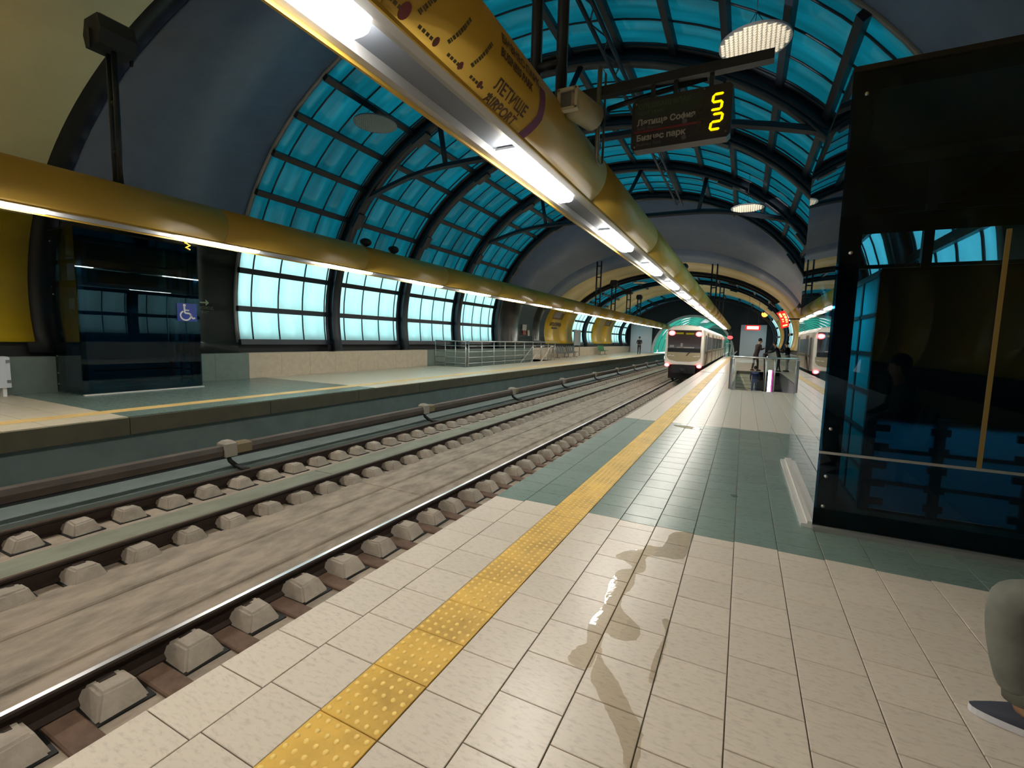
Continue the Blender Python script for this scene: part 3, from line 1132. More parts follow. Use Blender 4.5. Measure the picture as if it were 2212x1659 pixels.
# dome housings on the far canopy
for i, (y, lab) in enumerate(((9.65, 'left dark dome housing on top of the far canopy'), (10.76, 'right dark dome housing on top of the far canopy'))):
    t = thing('dome_camera', lab, 'camera', (-9.35, y, 3.83), 'dome cameras on the far canopy')
    mb = MB()
    mb.tube([(-9.35, y, 3.8), (-9.35, y, 3.94)], 0.05, 8)
    mb.obj('stem', DARKG, t)
    mb = MB()
    mb.ell((-9.35, y, 3.98), 0.16, 0.16, 0.11, 14, 8)
    mb.obj('dome', DARKG, t)
# small yellow hook under the far canopy
mb = MB()
mb.tube([(-9.28, 5.05, 3.16), (-9.28, 5.05, 3.08), (-9.28, 5.12, 3.05), (-9.28, 5.05, 3.0), (-9.28, 5.12, 2.97)], 0.018, 6)
tag(mb.obj('hook', mat('hook_yellow', (230, 180, 30), rough=0.4)), 'small yellow bent hook under the left end of the far canopy', 'hook')

# reflector discs
def disc(x, y, z, label, D=1.2, lit=True, tilt=0.0):
    t = thing('reflector_disc', label, 'reflector', (x, y, z))
    mb = MB()
    n = 40
    vs, fs = [], []
    for rr, zz in ((D / 2, 0.0), (D / 2, 0.035), (D / 2 - 0.03, 0.04)):
        for q in range(n):
            vs.append((x + rr * math.cos(2 * PI * q / n), y + rr * math.sin(2 * PI * q / n), z + zz))
    for a in range(2):
        for q in range(n):
            fs.append((a * n + q, a * n + (q + 1) % n, (a + 1) * n + (q + 1) % n, (a + 1) * n + q))
    fs += [tuple(range(n)), tuple(range(2 * n, 3 * n))]
    mb.add(vs, fs)
    mb.obj('plate', GALV, t)
    mb = MB()
    s = 0.075
    k = int(D / 2 / s)
    for i in range(-k, k + 1):
        for j in range(-k, k + 1):
            cx, cy_ = i * s, j * s
            if math.hypot(cx, cy_) < D / 2 - 0.05:
                h = s * 0.46
                mb.add([(x + cx - h, y + cy_ - h, z - 0.001), (x + cx + h, y + cy_ - h, z - 0.001), (x + cx + h, y + cy_ + h, z - 0.001), (x + cx - h, y + cy_ + h, z - 0.001), (x + cx, y + cy_, z - 0.03)],
                       [(0, 1, 4), (1, 2, 4), (2, 3, 4), (3, 0, 4)])
    mb.obj('facets', mat('facet_lit' if lit else 'facet_unlit', (235, 225, 205) if lit else (140, 150, 150), rough=0.35, metal=0.2), t, 'stuff')  # lit and unlit look of the discs is put into the facet colour
    for a in (0.5, 2.6, 4.7):
        mb = MB()
        mb.tube([(x + 0.45 * math.cos(a), y + 0.45 * math.sin(a), z + 0.04), (x, y, z + 0.55)], 0.006, 5)
        mb.obj('wire', DARKG, t)
    mb = MB()
    top = ZC + RV(y) * math.sqrt(max(0, 1 - ((x - XC) / RH) ** 2)) - 0.1
    mb.tube([(x, y, z + 0.5), (x, y, top)], 0.008, 5)
    mb.obj('wire', DARKG, t)
    return t
disc(-0.2, 9.97, 6.96, 'large white faceted reflector disc high above the departure sign')
disc(-0.24, 20.0, 6.6, 'small looking white reflector disc farther down the near vault', 1.13)
disc(-10.2, 10.95, 7.7, 'unlit grey faceted reflector disc under the teal glazing over the far track', 1.25, False)
disc(-7.7, 37.5, 6.1, 'far reflector disc under the first yellow band', 1.1)

def uplight(x, y, z, tx, ty, tz, label, watts):
    t = thing('floodlight', label, 'floodlight', (x, y, z))
    d = (Vector((tx, ty, tz)) - Vector((x, y, z))).normalized()
    p = Vector((x, y, z))
    mb = MB()
    mb.tube([p - d * 0.12, p - d * 0.05, p + d * 0.1], [0.05, 0.1, 0.11], 12)
    mb.obj('housing', DARKG, t)
    mb = MB()
    mb.tube([p - Vector((0, 0, 0.22)), p - d * 0.06], 0.03, 6)
    mb.obj('stalk', DARKG, t)
    L = bpy.data.lights.new('floodlight_lamp', 'SPOT')
    L.energy = watts
    L.spot_size = R_(22)
    L.spot_blend = 0.4
    L.shadow_soft_size = 0.05
    L.color = (1.0, 0.93, 0.85)
    o = bpy.data.objects.new('floodlight_lamp', L)
    col.objects.link(o)
    o.parent = t
    o.location = d * 0.14
    o.rotation_euler = d.to_track_quat('-Z', 'Y').to_euler()
    return t
uplight(-2.02, 6.2, 4.05, -0.2, 9.97, 6.96, 'small dark floodlight on the near canopy aimed up at the large white disc', 900)
uplight(-2.02, 17.0, 4.05, -0.24, 20.0, 6.6, 'small dark floodlight on the near canopy aimed up at the farther white disc', 900)

# ------------------------------------------------------------------ departure display
t = thing('departure_display', 'dark hanging departure board showing amber 5 and 2', 'display', (-0.72, 5.0, 3.44))
SX0, SX1, SZ0, SZ1, SY = -1.19, -0.255, 3.46, 3.95, 5.0
BOARD = mat('board_black', (40, 41, 50), rough=0.4)
mb = MB()
c = 0.03
prof = [(SX0 + c, SZ0), (SX1 - c, SZ0), (SX1, SZ0 + c), (SX1, SZ1 - c), (SX1 - c, SZ1), (SX0 + c, SZ1), (SX0, SZ1 - c), (SX0, SZ0 + c)]
mb.prism(prof, 'y', SY, SY + 0.14)
mb.obj('housing', BOARD, t)
Wd, Hd = SX1 - SX0, SZ1 - SZ0
def on_sign(off=0.004):
    return lambda a, b_: (a, SY - off, b_)
mb = MB()
mb.add([(SX0 + 0.03, SY - 0.002, SZ1 - 0.19), (SX0 + 0.68, SY - 0.002, SZ1 - 0.19), (SX0 + 0.68, SY - 0.002, SZ1 - 0.04), (SX0 + 0.03, SY - 0.002, SZ1 - 0.04)], [(0, 1, 2, 3)])
mb.obj('header_band', mat('header_green', (40, 56, 48), rough=0.5), t)
mb = MB()
put_text(mb, 'СЛЕДВАЩ ВЛАК', 0.062, lambda a, b_: (SX0 + 0.06 + a, SY - 0.004, SZ1 - 0.095 + b_))
put_text(mb, 'NEXT TRAIN', 0.045, lambda a, b_: (SX0 + 0.06 + a, SY - 0.004, SZ1 - 0.155 + b_))
mb.obj('header_lettering', mat('dim_green', (74, 92, 78), rough=0.6), t)
mb = MB()
put_text(mb, 'Летище София', 0.079, lambda a, b_: (SX0 + 0.055 + a, SY - 0.004, SZ0 + 0.235 + b_), bold=0.003)
mb.obj('destination_lettering', mat('dim_white', (160, 158, 156), rough=0.6), t)
mb = MB()
put_text(mb, 'Бизнес парк', 0.079, lambda a, b_: (SX0 + 0.055 + a, SY - 0.004, SZ0 + 0.085 + b_), bold=0.003)
mb.obj('destination_lettering', mat('dim_white', (160, 158, 156), rough=0.6), t)
mb = MB()
put_text(mb, 'Sofia Airport', 0.045, lambda a, b_: (SX0 + 0.055 + a, SY - 0.004, SZ0 + 0.19 + b_))
put_text(mb, 'Business Park', 0.045, lambda a, b_: (SX0 + 0.055 + a, SY - 0.004, SZ0 + 0.035 + b_))
for zz in (0.205, 0.055):
    vs = [(SX0 + 0.52 + 0.024 * math.cos(2 * PI * q / 14), SY - 0.004, SZ0 + zz + 0.024 * math.sin(2 * PI * q / 14)) for q in range(14)]
    mb.add(vs, [tuple(range(14))])
mb.obj('small_lettering', mat('dimmer_white', (96, 94, 104), rough=0.6), t)
mb = MB()
mb.box(SX0 + 0.03, SX0 + 0.67, SY - 0.004, SY, SZ0 + 0.163, SZ0 + 0.182)
put_text(mb, '✈' if False else '+', 0.05, lambda a, b_: (SX0 + 0.56 + a, SY - 0.004, SZ0 + 0.04 + b_))
mb.obj('red_line', mat('sign_red', (120, 40, 48), rough=0.6), t)
AMBER = mat_emit('amber_led', (255, 190, 0), 2.2)
AMBOFF = mat('amber_off', (64, 54, 38), rough=0.6)
SEG = {'5': 'afgcd', '2': 'abged', '8': 'abcdefg'}
def digit(mb, ch, x0, z0, w, h):
    th = 0.022 if ch != '8' else 0.016
    def P(a, b_):
        return (x0 + a + (b_ - h / 2) * 0.14, SY - 0.006, z0 + b_)
    def bar(a0, b0, a1, b1):
        if abs(b1 - b0) < 1e-6:
            q = [(a0 + th * .55, b0 - th / 2), (a1 - th * .55, b0 - th / 2), (a1 - th * .05, b0), (a1 - th * .55, b0 + th / 2), (a0 + th * .55, b0 + th / 2), (a0 + th * .05, b0)]
        else:
            q = [(a0 - th / 2, b0 + th * .55), (a0, b0 + th * .05), (a0 + th / 2, b0 + th * .55), (a0 + th / 2, b1 - th * .55), (a0, b1 - th * .05), (a0 - th / 2, b1 - th * .55)]
        mb.add([P(*v) for v in q], [tuple(range(6))])
    S = dict(a=(0, h, w, h), b=(w, h / 2, w, h), c=(w, 0, w, h / 2), d=(0, 0, w, 0), e=(0, 0, 0, h / 2), f=(0, h / 2, 0, h), g=(0, h / 2, w, h / 2))
    for s in SEG[ch]:
        bar(*S[s])
for ch, zz in (('5', 0.262), ('2', 0.082)):
    mb = MB()
    digit(mb, ch, SX1 - 0.172, SZ0 + zz, 0.088, 0.138)
    mb.obj('lit_digit', AMBER, t)
    mb = MB()
    digit(mb, '8', SX1 - 0.295, SZ0 + zz - 0.004, 0.064, 0.12)
    mb.obj('unlit_digit', AMBOFF, t)
mb = MB()
put_text(mb, 'минути', 0.03, lambda a, b_: (SX1 - 0.2 + a, SY - 0.004, SZ1 - 0.05 + b_))
put_text(mb, 'minutes', 0.03, lambda a, b_: (SX1 - 0.2 + a, SY - 0.004, SZ1 - 0.08 + b_))
mb.obj('minutes_lettering', AMBOFF, t)
for (xx, zz) in ((SX1 - 0.04, SZ0 + 0.05), (SX0 + 0.04, SZ0 + 0.03), (SX0 + 0.04, SZ1 - 0.04), (SX1 - 0.25, SZ1 - 0.02)):
    mb = MB()
    mb.tube([(xx, SY - 0.008, zz), (xx, SY + 0.002, zz)], 0.01, 8)
    mb.obj('bolt', GALV, t)
for xx in (-1.0, -0.78, -0.45):
    mb = MB()
    mb.box(xx - 0.02, xx + 0.02, SY + 0.04, SY + 0.1, SZ1, 4.089)
    mb.obj('hanger', STEEL, t)
t = thing('sign_bracket', 'dark horizontal bracket arm carrying the departure board from the canopy', 'bracket', (-2.0, 5.05, 4.1))
mb = MB()
mb.box(-1.98, 0.07, 5.02, 5.12, 4.09, 4.18)
mb.obj('arm', STEEL, t)
mb = MB()
mb.tube([(-1.5, 5.16, 4.0), (-1.2, 5.16, 4.04), (-0.5, 5.14, 4.1)], 0.03, 6)
mb.obj('brace', STEEL, t)
mb = MB()
mb.box(-2.1, -1.85, 4.95, 5.2, 3.8, 4.2)
mb.obj('foot', STEEL, t)
for i, (xx, yy, z0, z1) in enumerate(((-1.58, 4.98, 3.42, 4.34), (-1.57, 5.25, 3.5, 4.42))):
    pass
t = thing('cable_loop', 'thin grey rods looped over beside the near canopy', 'rods', (-1.55, 5.0, 3.43))
mb = MB()
mb.tube([(-1.55, 5.0, 4.36), (-1.55, 5.0, 3.44)], 0.026, 7)
mb.obj('rod', GALV, t)
mb = MB()
mb.tube([(-1.55, 5.0, 4.36), (-1.55, 5.1, 4.4), (-1.55, 5.22, 4.4), (-1.55, 5.22, 3.46), (-1.55, 5.12, 3.41), (-1.55, 5.0, 3.44)], 0.013, 6)
mb.obj('thin_rod', GALV, t)

# ------------------------------------------------------------------ lifts
FRIT = mat('frit_black', (9, 11, 15), rough=0.12, spec=0.6)
def glass_lift(label, x0, x1, y0, y1, z1, near):
    t = thing('glass_lift', label, 'lift', ((x0 + x1) / 2, (y0 + y1) / 2, 0))
    e = 0.02
    fx = x0 if near else x1            # face towards the tracks
    bx = x1 if near else x0
    # glass sides
    for nm, bb in (('front_glass', (x0, x1, y0, y0 + e)), ('rear_glass', (x0, x1, y1 - e, y1)), ('track_glass', (min(fx, fx + (e if near else -e)), max(fx, fx + (e if near else -e)), y0 + e, y1 - e))):
        mb = MB()
        mb.box(bb[0], bb[1], bb[2], bb[3], 0.04, z1)
        mb.obj(nm, CLRGLASS if nm == 'rear_glass' and near else LGLASS, t)
    mb = MB()
    mb.box(x0, x1, y0, y1, z1, z1 + 0.04)
    mb.obj('roof', BLACK, t)
    # frit borders behind the glass
    mb = MB()
    q = 0.004
    yf = y0 + e + q
    for a, b_, c, d in ((x0 + 0.02, x0 + 0.13, 0.05, z1), (x1 - 0.10, x1 - 0.0, 0.05, z1), (x0, x1, 0.04, 0.17), (x0, x1, z1 - 0.14, z1), (x0, x1, 2.36, 2.50), (x0, x1, 2.86, 2.95)):
        mb.box(a, b_, yf, yf + 0.004, c, d)
    mb.obj('frit_border', FRIT, t)
    mb = MB()
    s = 1 if near else -1
    xa = fx + s * (e + q)
    for a, b_, c, d in ((y0 + 0.02, y0 + 0.12, 0.05, z1), (y1 - 0.12, y1 - 0.02, 0.05, z1), (y0, y1, 0.04, 0.15), (y0, y1, z1 - 0.13, z1)):
        mb.box(min(xa, xa + s * 0.004), max(xa, xa + s * 0.004), a, b_, c, d)
    mb.obj('frit_border', FRIT, t)
    # steel structure
    for px in (x0 + 0.12, x1 - 0.12):
        for py in (y0 + 0.18, y1 - 0.14):
            mb = MB()
            mb.box(px - 0.05, px + 0.05, py - 0.05, py + 0.05, 0.03, z1)
            mb.obj('post', STEEL, t)
    for zz in (0.235, 0.465, 2.42, 3.1):
        mb = MB()
        mb.box(x0 + 0.12, x1 - 0.12, y1 - 0.17, y1 - 0.12, zz - 0.02, zz + 0.02)
        mb.box(x0 + 0.08, x0 + 0.13, y0 + 0.2, y1 - 0.14, zz - 0.02, zz + 0.02)
        mb.obj('rail', STEEL, t)
    mb = MB()
    cxm = (x0 + x1) / 2 + 0.02
    mb.box(cxm - 0.045, cxm + 0.045, y1 - 0.2, y1 - 0.12, 0.03, z1)
    mb.obj('post', STEEL, t)
    mb = MB()
    for px in (x0 + 0.19, cxm, x1 - 0.19):
        for k in range(4):
            zz = 0.14 + k * 0.17
            mb.box(px - 0.085, px + 0.085, y1 - 0.21, y1 - 0.16, zz - 0.025, zz + 0.025)
    mb.obj('door_cleats', STEEL, t, 'stuff')
    for (xx, zz) in ((x0 + 0.065, 0.84), (x0 + 0.062, 0.45), (x0 + 0.06, 0.2), (x0 + 0.085, 2.22), (x0 + 0.09, 3.38)):
        mb = MB()
        mb.tube([(xx, y0 - 0.012, zz), (xx, y0 + 0.002, zz)], 0.013, 10)
        mb.obj('bolt', STAIN, t)
    return t
lr = glass_lift('tall dark glass lift on the near platform at the right edge', 0.60, 2.80, 4.42, 6.83, 3.55, True)
mb = MB()
mb.box(0.60, 1.875, 4.36, 4.42, 0.0, 0.035)
mb.obj('sill', mat('grey_sill', (120, 122, 120), rough=0.4), lr)
mb = MB()
mb.box(0.52, 0.60, 4.42, 6.83, 0.0, 0.03)
mb.box(0.565, 0.60, 4.42, 6.83, 0.03, 0.055)
mb.obj('skirting', mat('white_metal', (215, 212, 205), rough=0.3, metal=0.2), lr)
mb = MB()
mb.box(0.60, 1.875, 4.405, 4.418, 0.635, 0.655)
mb.obj('glazing_trim', ALU, lr)
mb = MB()
mb.box(1.553, 1.578, 4.404, 4.418, 0.655, 2.33)
mb.obj('yellow_strip', mat('strip_yellow', (124, 102, 52), rough=0.5), lr)
# lift cabin
CABIN = mat('cabin_brown', (26, 23, 18), rough=0.5)
BLUEP = mat_pane('blue_frosted_glass', (0.03, 0.27, 0.33), 0.03, 0.05)
TEALP = mat_pane('teal_frosted_glass', (0.10, 0.42, 0.42), 0.03, 0.05)
KX0, KX1, KY0, KY1 = 1.05, 2.35, 5.2, 6.55
mb = MB()
mb.box(KX0, KX1, KY1 - 0.03, KY1, 0.0, 2.2)
mb.box(KX1 - 0.03, KX1, KY0, KY1, 0.0, 2.2)
mb.box(KX0, KX1, KY0, KY1, 2.17, 2.2)
mb.box(KX0, KX1, KY0, KY1, -0.004, 0.02)
mb.box(KX0, KX1, KY0, KY0 + 0.03, 0.87, 2.2)
mb.obj('cabin', CABIN, lr)
mb = MB()
for xx in (KX0, (KX0 + 2.12) / 2 - 0.05, 2.12, KX1 - 0.06):
    mb.box(xx, xx + 0.07, KY0 - 0.03, KY0 + 0.02, 0.02, 0.9)
for zz in (0.28, 0.58):
    mb.box(KX0, KX1, KY0 - 0.02, KY0 + 0.01, zz - 0.015, zz + 0.015)
mb.obj('cabin_frame', STEEL, lr)
for xx in (KX0 + 0.07, (KX0 + 2.12) / 2 - 0.05, 2.08):
    for k in range(5):
        mb = MB()
        zz = 0.1 + 0.17 * k
        mb.box(xx - 0.03, xx + 0.10, KY0 - 0.035, KY0 - 0.005, zz - 0.03, zz + 0.03)
        mb.obj('cleat', STEEL, lr)
for xa, xb in ((KX0 + 0.07, (KX0 + 2.12) / 2 - 0.05), ((KX0 + 2.12) / 2 + 0.02, 2.12), (2.19, KX1 - 0.06)):
    for za, zb in ((0.03, 0.27), (0.29, 0.57), (0.59, 0.87)):
        mb = MB()
        mb.box(xa, xb, KY0 + 0.0, KY0 + 0.008, za, zb)
        mb.obj('cabin_panel', BLUEP, lr)
for k in range(6):
    for ya, yb in ((KY0 + 0.06, KY0 + 0.62), (KY0 + 0.68, KY1 - 0.04)):
        mb = MB()
        mb.box(KX0, KX0 + 0.008, ya, yb, 0.04 + 0.355 * k, 0.36 + 0.355 * k)
        mb.obj('cabin_panel', TEALP, lr)
mb = MB()
for k in range(7):
    mb.box(KX0 - 0.01, KX0 + 0.02, KY0, KY1, 0.005 + 0.355 * k, 0.04 + 0.355 * k)
for yy in (KY0, KY0 + 0.62, KY1 - 0.04):
    mb.box(KX0 - 0.01, KX0 + 0.02, yy, yy + 0.06, 0.0, 2.17)
mb.obj('cabin_frame', STEEL, lr)
mb = MB()
mb.box(KX0 + 0.4, KX1 - 0.4, KY0 + 0.4, KY1 - 0.4, 2.14, 2.17)
mb.obj('added_cabin_lamp', mat_emit('added_cabin_light', (235, 245, 255), 34.0), lr)  # unseen lamp added so that the cabin panels glow
mb = MB()
mb.box(0.70, 2.7, 6.74, 6.79, 3.02, 3.55)
mb.prism([(0.70, 2.55), (0.82, 2.55), (1.45, 3.1), (0.70, 3.1)], 'y', 6.74, 6.79)
mb.obj('blackout_panel', BLACK, lr)  # added black panel that hides the bright windows behind the lift
ll = glass_lift('dark glass lift on the far platform with a blue wheelchair sign', -13.98, -12.8, 4.75, 7.24, 3.6, False)
mb = MB()
mb.box(-12.8, -12.72, 4.75, 7.24, 0.0, 0.035)
mb.obj('sill', mat('white_metal', (215, 212, 205), rough=0.3, metal=0.2), ll)
mb = MB()
mb.box(-13.9, -12.95, 5.0, 7.0, 0.05, 0.06)
mb.box(-13.9, -13.85, 5.0, 7.0, 0.06, 1.9)
mb.obj('cabin', mat('cabin_dark', (40, 52, 56), rough=0.4), ll)
mb = MB()
mb.box(-12.99, -12.93, 4.9, 7.1, 1.15, 1.21)
mb.box(-12.99, -12.93, 4.9, 7.1, 2.38, 2.5)
mb.obj('rail', STEEL, ll)
# wheelchair sign
sg = thing('accessibility_sign', 'blue square sign with white wheelchair symbol on the far lift', 'sign', (-12.79, 6.93, 1.72))
mb = MB()
mb.box(-12.797, -12.785, 6.69, 7.16, 1.72, 2.17)
mb.obj('plate', mat('sign_blue', (20, 52, 150), rough=0.35), sg)
mb = MB()
def S2(a, b_):       # sign face coords, a along +y, b up, in units of the plate
    return (-12.782, 6.69 + 0.47 * a, 1.72 + 0.45 * b_)
def stroke(pts, w):
    for (a0, b0), (a1, b1) in zip(pts[:-1], pts[1:]):
        L = math.hypot(a1 - a0, b1 - b0) or 1
        nx, ny = -(b1 - b0) / L * w / 2, (a1 - a0) / L * w / 2
        mb.add([S2(a0 + nx, b0 + ny), S2(a0 - nx, b0 - ny), S2(a1 - nx, b1 - ny), S2(a1 + nx, b1 + ny)], [(0, 1, 2, 3)])
arc = [(0.42 + 0.26 * math.cos(R_(q)), 0.32 + 0.26 * math.sin(R_(q))) for q in range(118, 380, 10)]
stroke(arc, 0.075)
stroke([(0.36, 0.82), (0.38, 0.46), (0.62, 0.44), (0.76, 0.16), (0.9, 0.2)], 0.085)
stroke([(0.38, 0.62), (0.6, 0.61)], 0.07)
vs = [S2(0.37 + 0.075 * math.cos(2 * PI * q / 14), 0.89 + 0.075 * math.sin(2 * PI * q / 14)) for q in range(14)]
mb.add(vs, [tuple(range(14))])
mb.obj('wheelchair_symbol', WHITE, sg)
# notices on the dark sheets
mb = MB()
mb.box(-14.3, -14.285, 5.13, 5.26, 1.65, 1.91)
mb.box(-14.3, -14.285, 5.13, 5.26, 1.92, 2.18)
tag(mb.obj('paper_notice', mat('paper', (196, 196, 180), rough=0.7)), 'tall pale paper notice on the dark sheet left of the far lift', 'notice')
es = thing('exit_sign', 'faded arrow and exit lettering on the dark sheet right of the far lift', 'sign', (-14.3, 8.3, 2.1))
mb = MB()
XE = -14.255
mb.add([(XE, 8.08, 2.29), (XE, 8.26, 2.29), (XE, 8.26, 2.33), (XE, 8.08, 2.33)], [(0, 1, 2, 3)])
mb.add([(XE, 8.24, 2.22), (XE, 8.34, 2.31), (XE, 8.24, 2.40)], [(0, 1, 2)])
mb.obj('arrow', mat('sign_pale', (170, 178, 150), rough=0.6), es)
mb = MB()
put_text(mb, 'ИЗХОД', 0.11, lambda a, b_: (XE, 8.06 + a, 2.12 + b_))
put_text(mb, 'EXIT', 0.10, lambda a, b_: (XE, 8.12 + a, 2.0 + b_))
mb.obj('lettering', mat('sign_faded', (92, 112, 84), rough=0.6), es)

# white cabinet at the far left
t = thing('white_cabinet', 'white cabinet with hinges at the left edge beside the low wall', 'cabinet', (-13.75, 3.7, 0.2))
mb = MB()
mb.cham(-13.98, -13.7, 3.3, 3.92, 0.2, 0.85, 0.02)
mb.obj('body', mat('cabinet_white', (200, 204, 216), rough=0.5), t)
for zz in (0.3, 0.72):
    mb = MB()
    mb.box(-13.7, -13.685, 3.86, 3.92, zz, zz + 0.06)
    mb.obj('hinge', GALV, t)
mb = MB()
for yy in (3.4, 3.8):
    mb.box(-13.95, -13.75, yy, yy + 0.06, 0.012, 0.2)
mb.obj('leg', WHITE, t)

# ------------------------------------------------------------------ far stairwell with railings
SW = struct('wall_left', 'grey green lining of the far stairwell below the platform')
for bb in ((-14.0, -13.9, 19.3, 31.0, -3.65, 0.0), (-12.25, -12.2, 19.3, 31.0, -3.65, -0.005), (-14.0, -12.2, 19.22, 19.3, -3.65, -0.005), (-14.0, -12.2, 31.0, 31.05, -3.6, -0.005), (-14.05, -12.2, 19.2, 31.1, -3.7, -3.6)):
    mb = MB()
    mb.box(*bb)
    mb.obj('lining', CLAD_G, SW)
st = thing('staircase', 'grey far staircase rising out of the opening behind the railing', 'stairs', (-13.5, 31.0, 0))
for k in range(18):
    mb = MB()
    y1_ = 31.0 - 0.30 * k
    mb.box(-13.88, -13.1, y1_ - 0.30, y1_, -0.17 * (k + 1) - 0.15, -0.17 * (k + 1))
    mb.obj('step', mat('stair_stone', (168, 160, 148), rough=0.6), st)
def railing(name, label, path, z, n_rails, spacing, group=None, end_hook=False):
    t = thing(name, label, 'railing', (path[0][0], path[0][1], 0.0), group)
    mb = MB()
    mb.tube([(p[0], p[1], z) for p in path], 0.03, 8)
    mb.obj('handrail', STAIN, t)
    for k in range(n_rails):
        zz = z * (0.16 + 0.66 * k / max(1, n_rails - 1))
        mb = MB()
        mb.tube([(p[0], p[1], zz) for p in path], 0.015, 6)
        mb.obj('rail', STAIN, t)
    for (a, b_) in zip(path[:-1], path[1:]):
        L = math.hypot(b_[0] - a[0], b_[1] - a[1])
        m_ = max(1, round(L / spacing))
        for q in range(m_ + 1):
            x_, y_ = a[0] + (b_[0] - a[0]) * q / m_, a[1] + (b_[1] - a[1]) * q / m_
            mb = MB()
            mb.tube([(x_, y_, 0.0), (x_, y_, z)], 0.022, 8)
            mb.obj('post', STAIN, t)
    return t
railing('stair_railing', 'pale steel railing along the track side of the far stairwell', [(-12.1, 19.4), (-12.1, 31.0)], 1.29, 4, 1.25)
railing('stair_railing', 'pale steel railing across the near end of the far stairwell', [(-13.95, 19.2), (-12.15, 19.2)], 1.29, 4, 0.62)
for i, xx in enumerate((-13.75, -13.05, -12.35)):
    t = thing('stair_handrail', ['wall side', 'middle', 'track side'][i] + ' sloping white handrail inside the far stairwell', 'handrail', (xx, 31, 0))
    mb = MB()
    mb.tube([(xx, 31.3, 0.98), (xx, 30.9, 1.0), (xx, 25.0, -2.35)], 0.035, 8)
    mb.obj('bar', WHITE, t)
    for q in range(4):
        mb = MB()
        y_ = 30.9 - 1.6 * q
        z_ = 1.0 - 0.567 * 1.6 * q
        mb.tube([(xx, y_, z_), (xx, y_, z_ - 1.0)], 0.02, 6)
        mb.obj('post', STAIN, t)
esc = thing('escalator', 'dark far escalator beside the far staircase', 'escalator', (-12.7, 31, 0))
mb = MB()
mb.prism([(31.0, -0.01), (31.0, -0.4), (25.0, -3.2), (24.6, -3.2), (30.4, -0.01)], 'x', -12.95, -12.42)
mb.obj('truss', DARKG, esc)

# far platform furniture
ib = thing('information_board', 'grey standing information board before the far glazed wall', 'board', (-13.6, 40.3, 0.012))
mb = MB()
mb.box(-13.63, -13.57, 39.4, 41.2, 1.0, 2.4)
mb.obj('panel', mat('board_grey', (128, 136, 138), rough=0.5), ib)
mb = MB()
for yy in (39.5, 41.05):
    mb.tube([(-13.6, yy, 0.012), (-13.6, yy, 1.05)], 0.035, 8)
mb.obj('legs', GALV, ib)
for q, yb in enumerate((34.6, 37.2, 47.0)):
    b = thing('platform_bench', ['nearest far platform bench with grey frame', 'second far platform bench with grey frame', 'green slatted far platform bench before the yellow panel'][q], 'bench', (-13.4, yb, 0.012))
    grn = mat('bench_green', (30, 130, 70), rough=0.4) if q == 2 else mat('bench_grey', (110, 116, 118), rough=0.4)
    for k in range(4):
        mb = MB()
        y_ = yb + 0.55 * k
        mb.tube([(-13.0, y_ + .25, 0.46), (-13.35, y_ + .25, 0.44), (-13.5, y_ + .25, 0.5), (-13.6, y_ + .25, 0.95)], [0.21, 0.23, 0.22, 0.2], 8, flat=0.12)
        mb.obj('seat', grn, b)
    mb = MB()
    mb.box(-13.4, -13.3, yb, yb + 2.2, 0.34, 0.40)
    for y_ in (yb + 0.2, yb + 1.9):
        mb.box(-13.38, -13.32, y_, y_ + 0.06, 0.012, 0.36)
        mb.box(-13.6, -13.1, y_, y_ + 0.06, 0.012, 0.05)
    mb.obj('frame', GALV, b)
# lettering and posters on the far yellow sheet
sn = thing('station_name', 'dark station name lettering on the first far yellow panel', 'sign', (-14.3, 36.5, 2.3))
mb = MB()
def wallpt(y, z, off=-0.02):
    s = max(-0.99, min(0.99, (z - ZC) / RV(y)))
    return (XC - (RH + off) * math.sqrt(1 - s * s), y, z)
put_text(mb, 'МУСАГЕНИЦА', 0.36, lambda a, b_: wallpt(35.25 + a, 2.62 + b_, -0.03), spacing=1.06, bold=0.02)
put_text(mb, 'MUSAGENITSA', 0.19, lambda a, b_: wallpt(35.75 + a, 2.36 + b_, -0.03), bold=0.012)
mb.obj('lettering', mat('name_brown', (48, 36, 10), rough=0.6), sn)
for i, y0 in enumerate((35.4, 51.2)):
    po = thing('poster', ['poster with grey picture on the first far yellow panel', 'poster with grey picture on the second far yellow panel'][i], 'poster', (-14.2, y0 + 1, 3.2))
    for nm, a, b_, c, d, m_, off in (('sheet', 0, 2.3, 3.15, 3.72, mat('poster_brown', (118, 88, 40), rough=0.6), -0.03), ('picture', 0.1, 1.6, 3.26, 3.7, mat('poster_grey', (150, 144, 148), rough=0.6, noise=0.5, nscale=1.6), -0.04)):
        mb = MB()
        mb.add([wallpt(y0 + a, c, off), wallpt(y0 + b_, c, off), wallpt(y0 + b_, d, off), wallpt(y0 + a, d, off)], [(0, 1, 2, 3)])
        mb.obj(nm, m_, po)
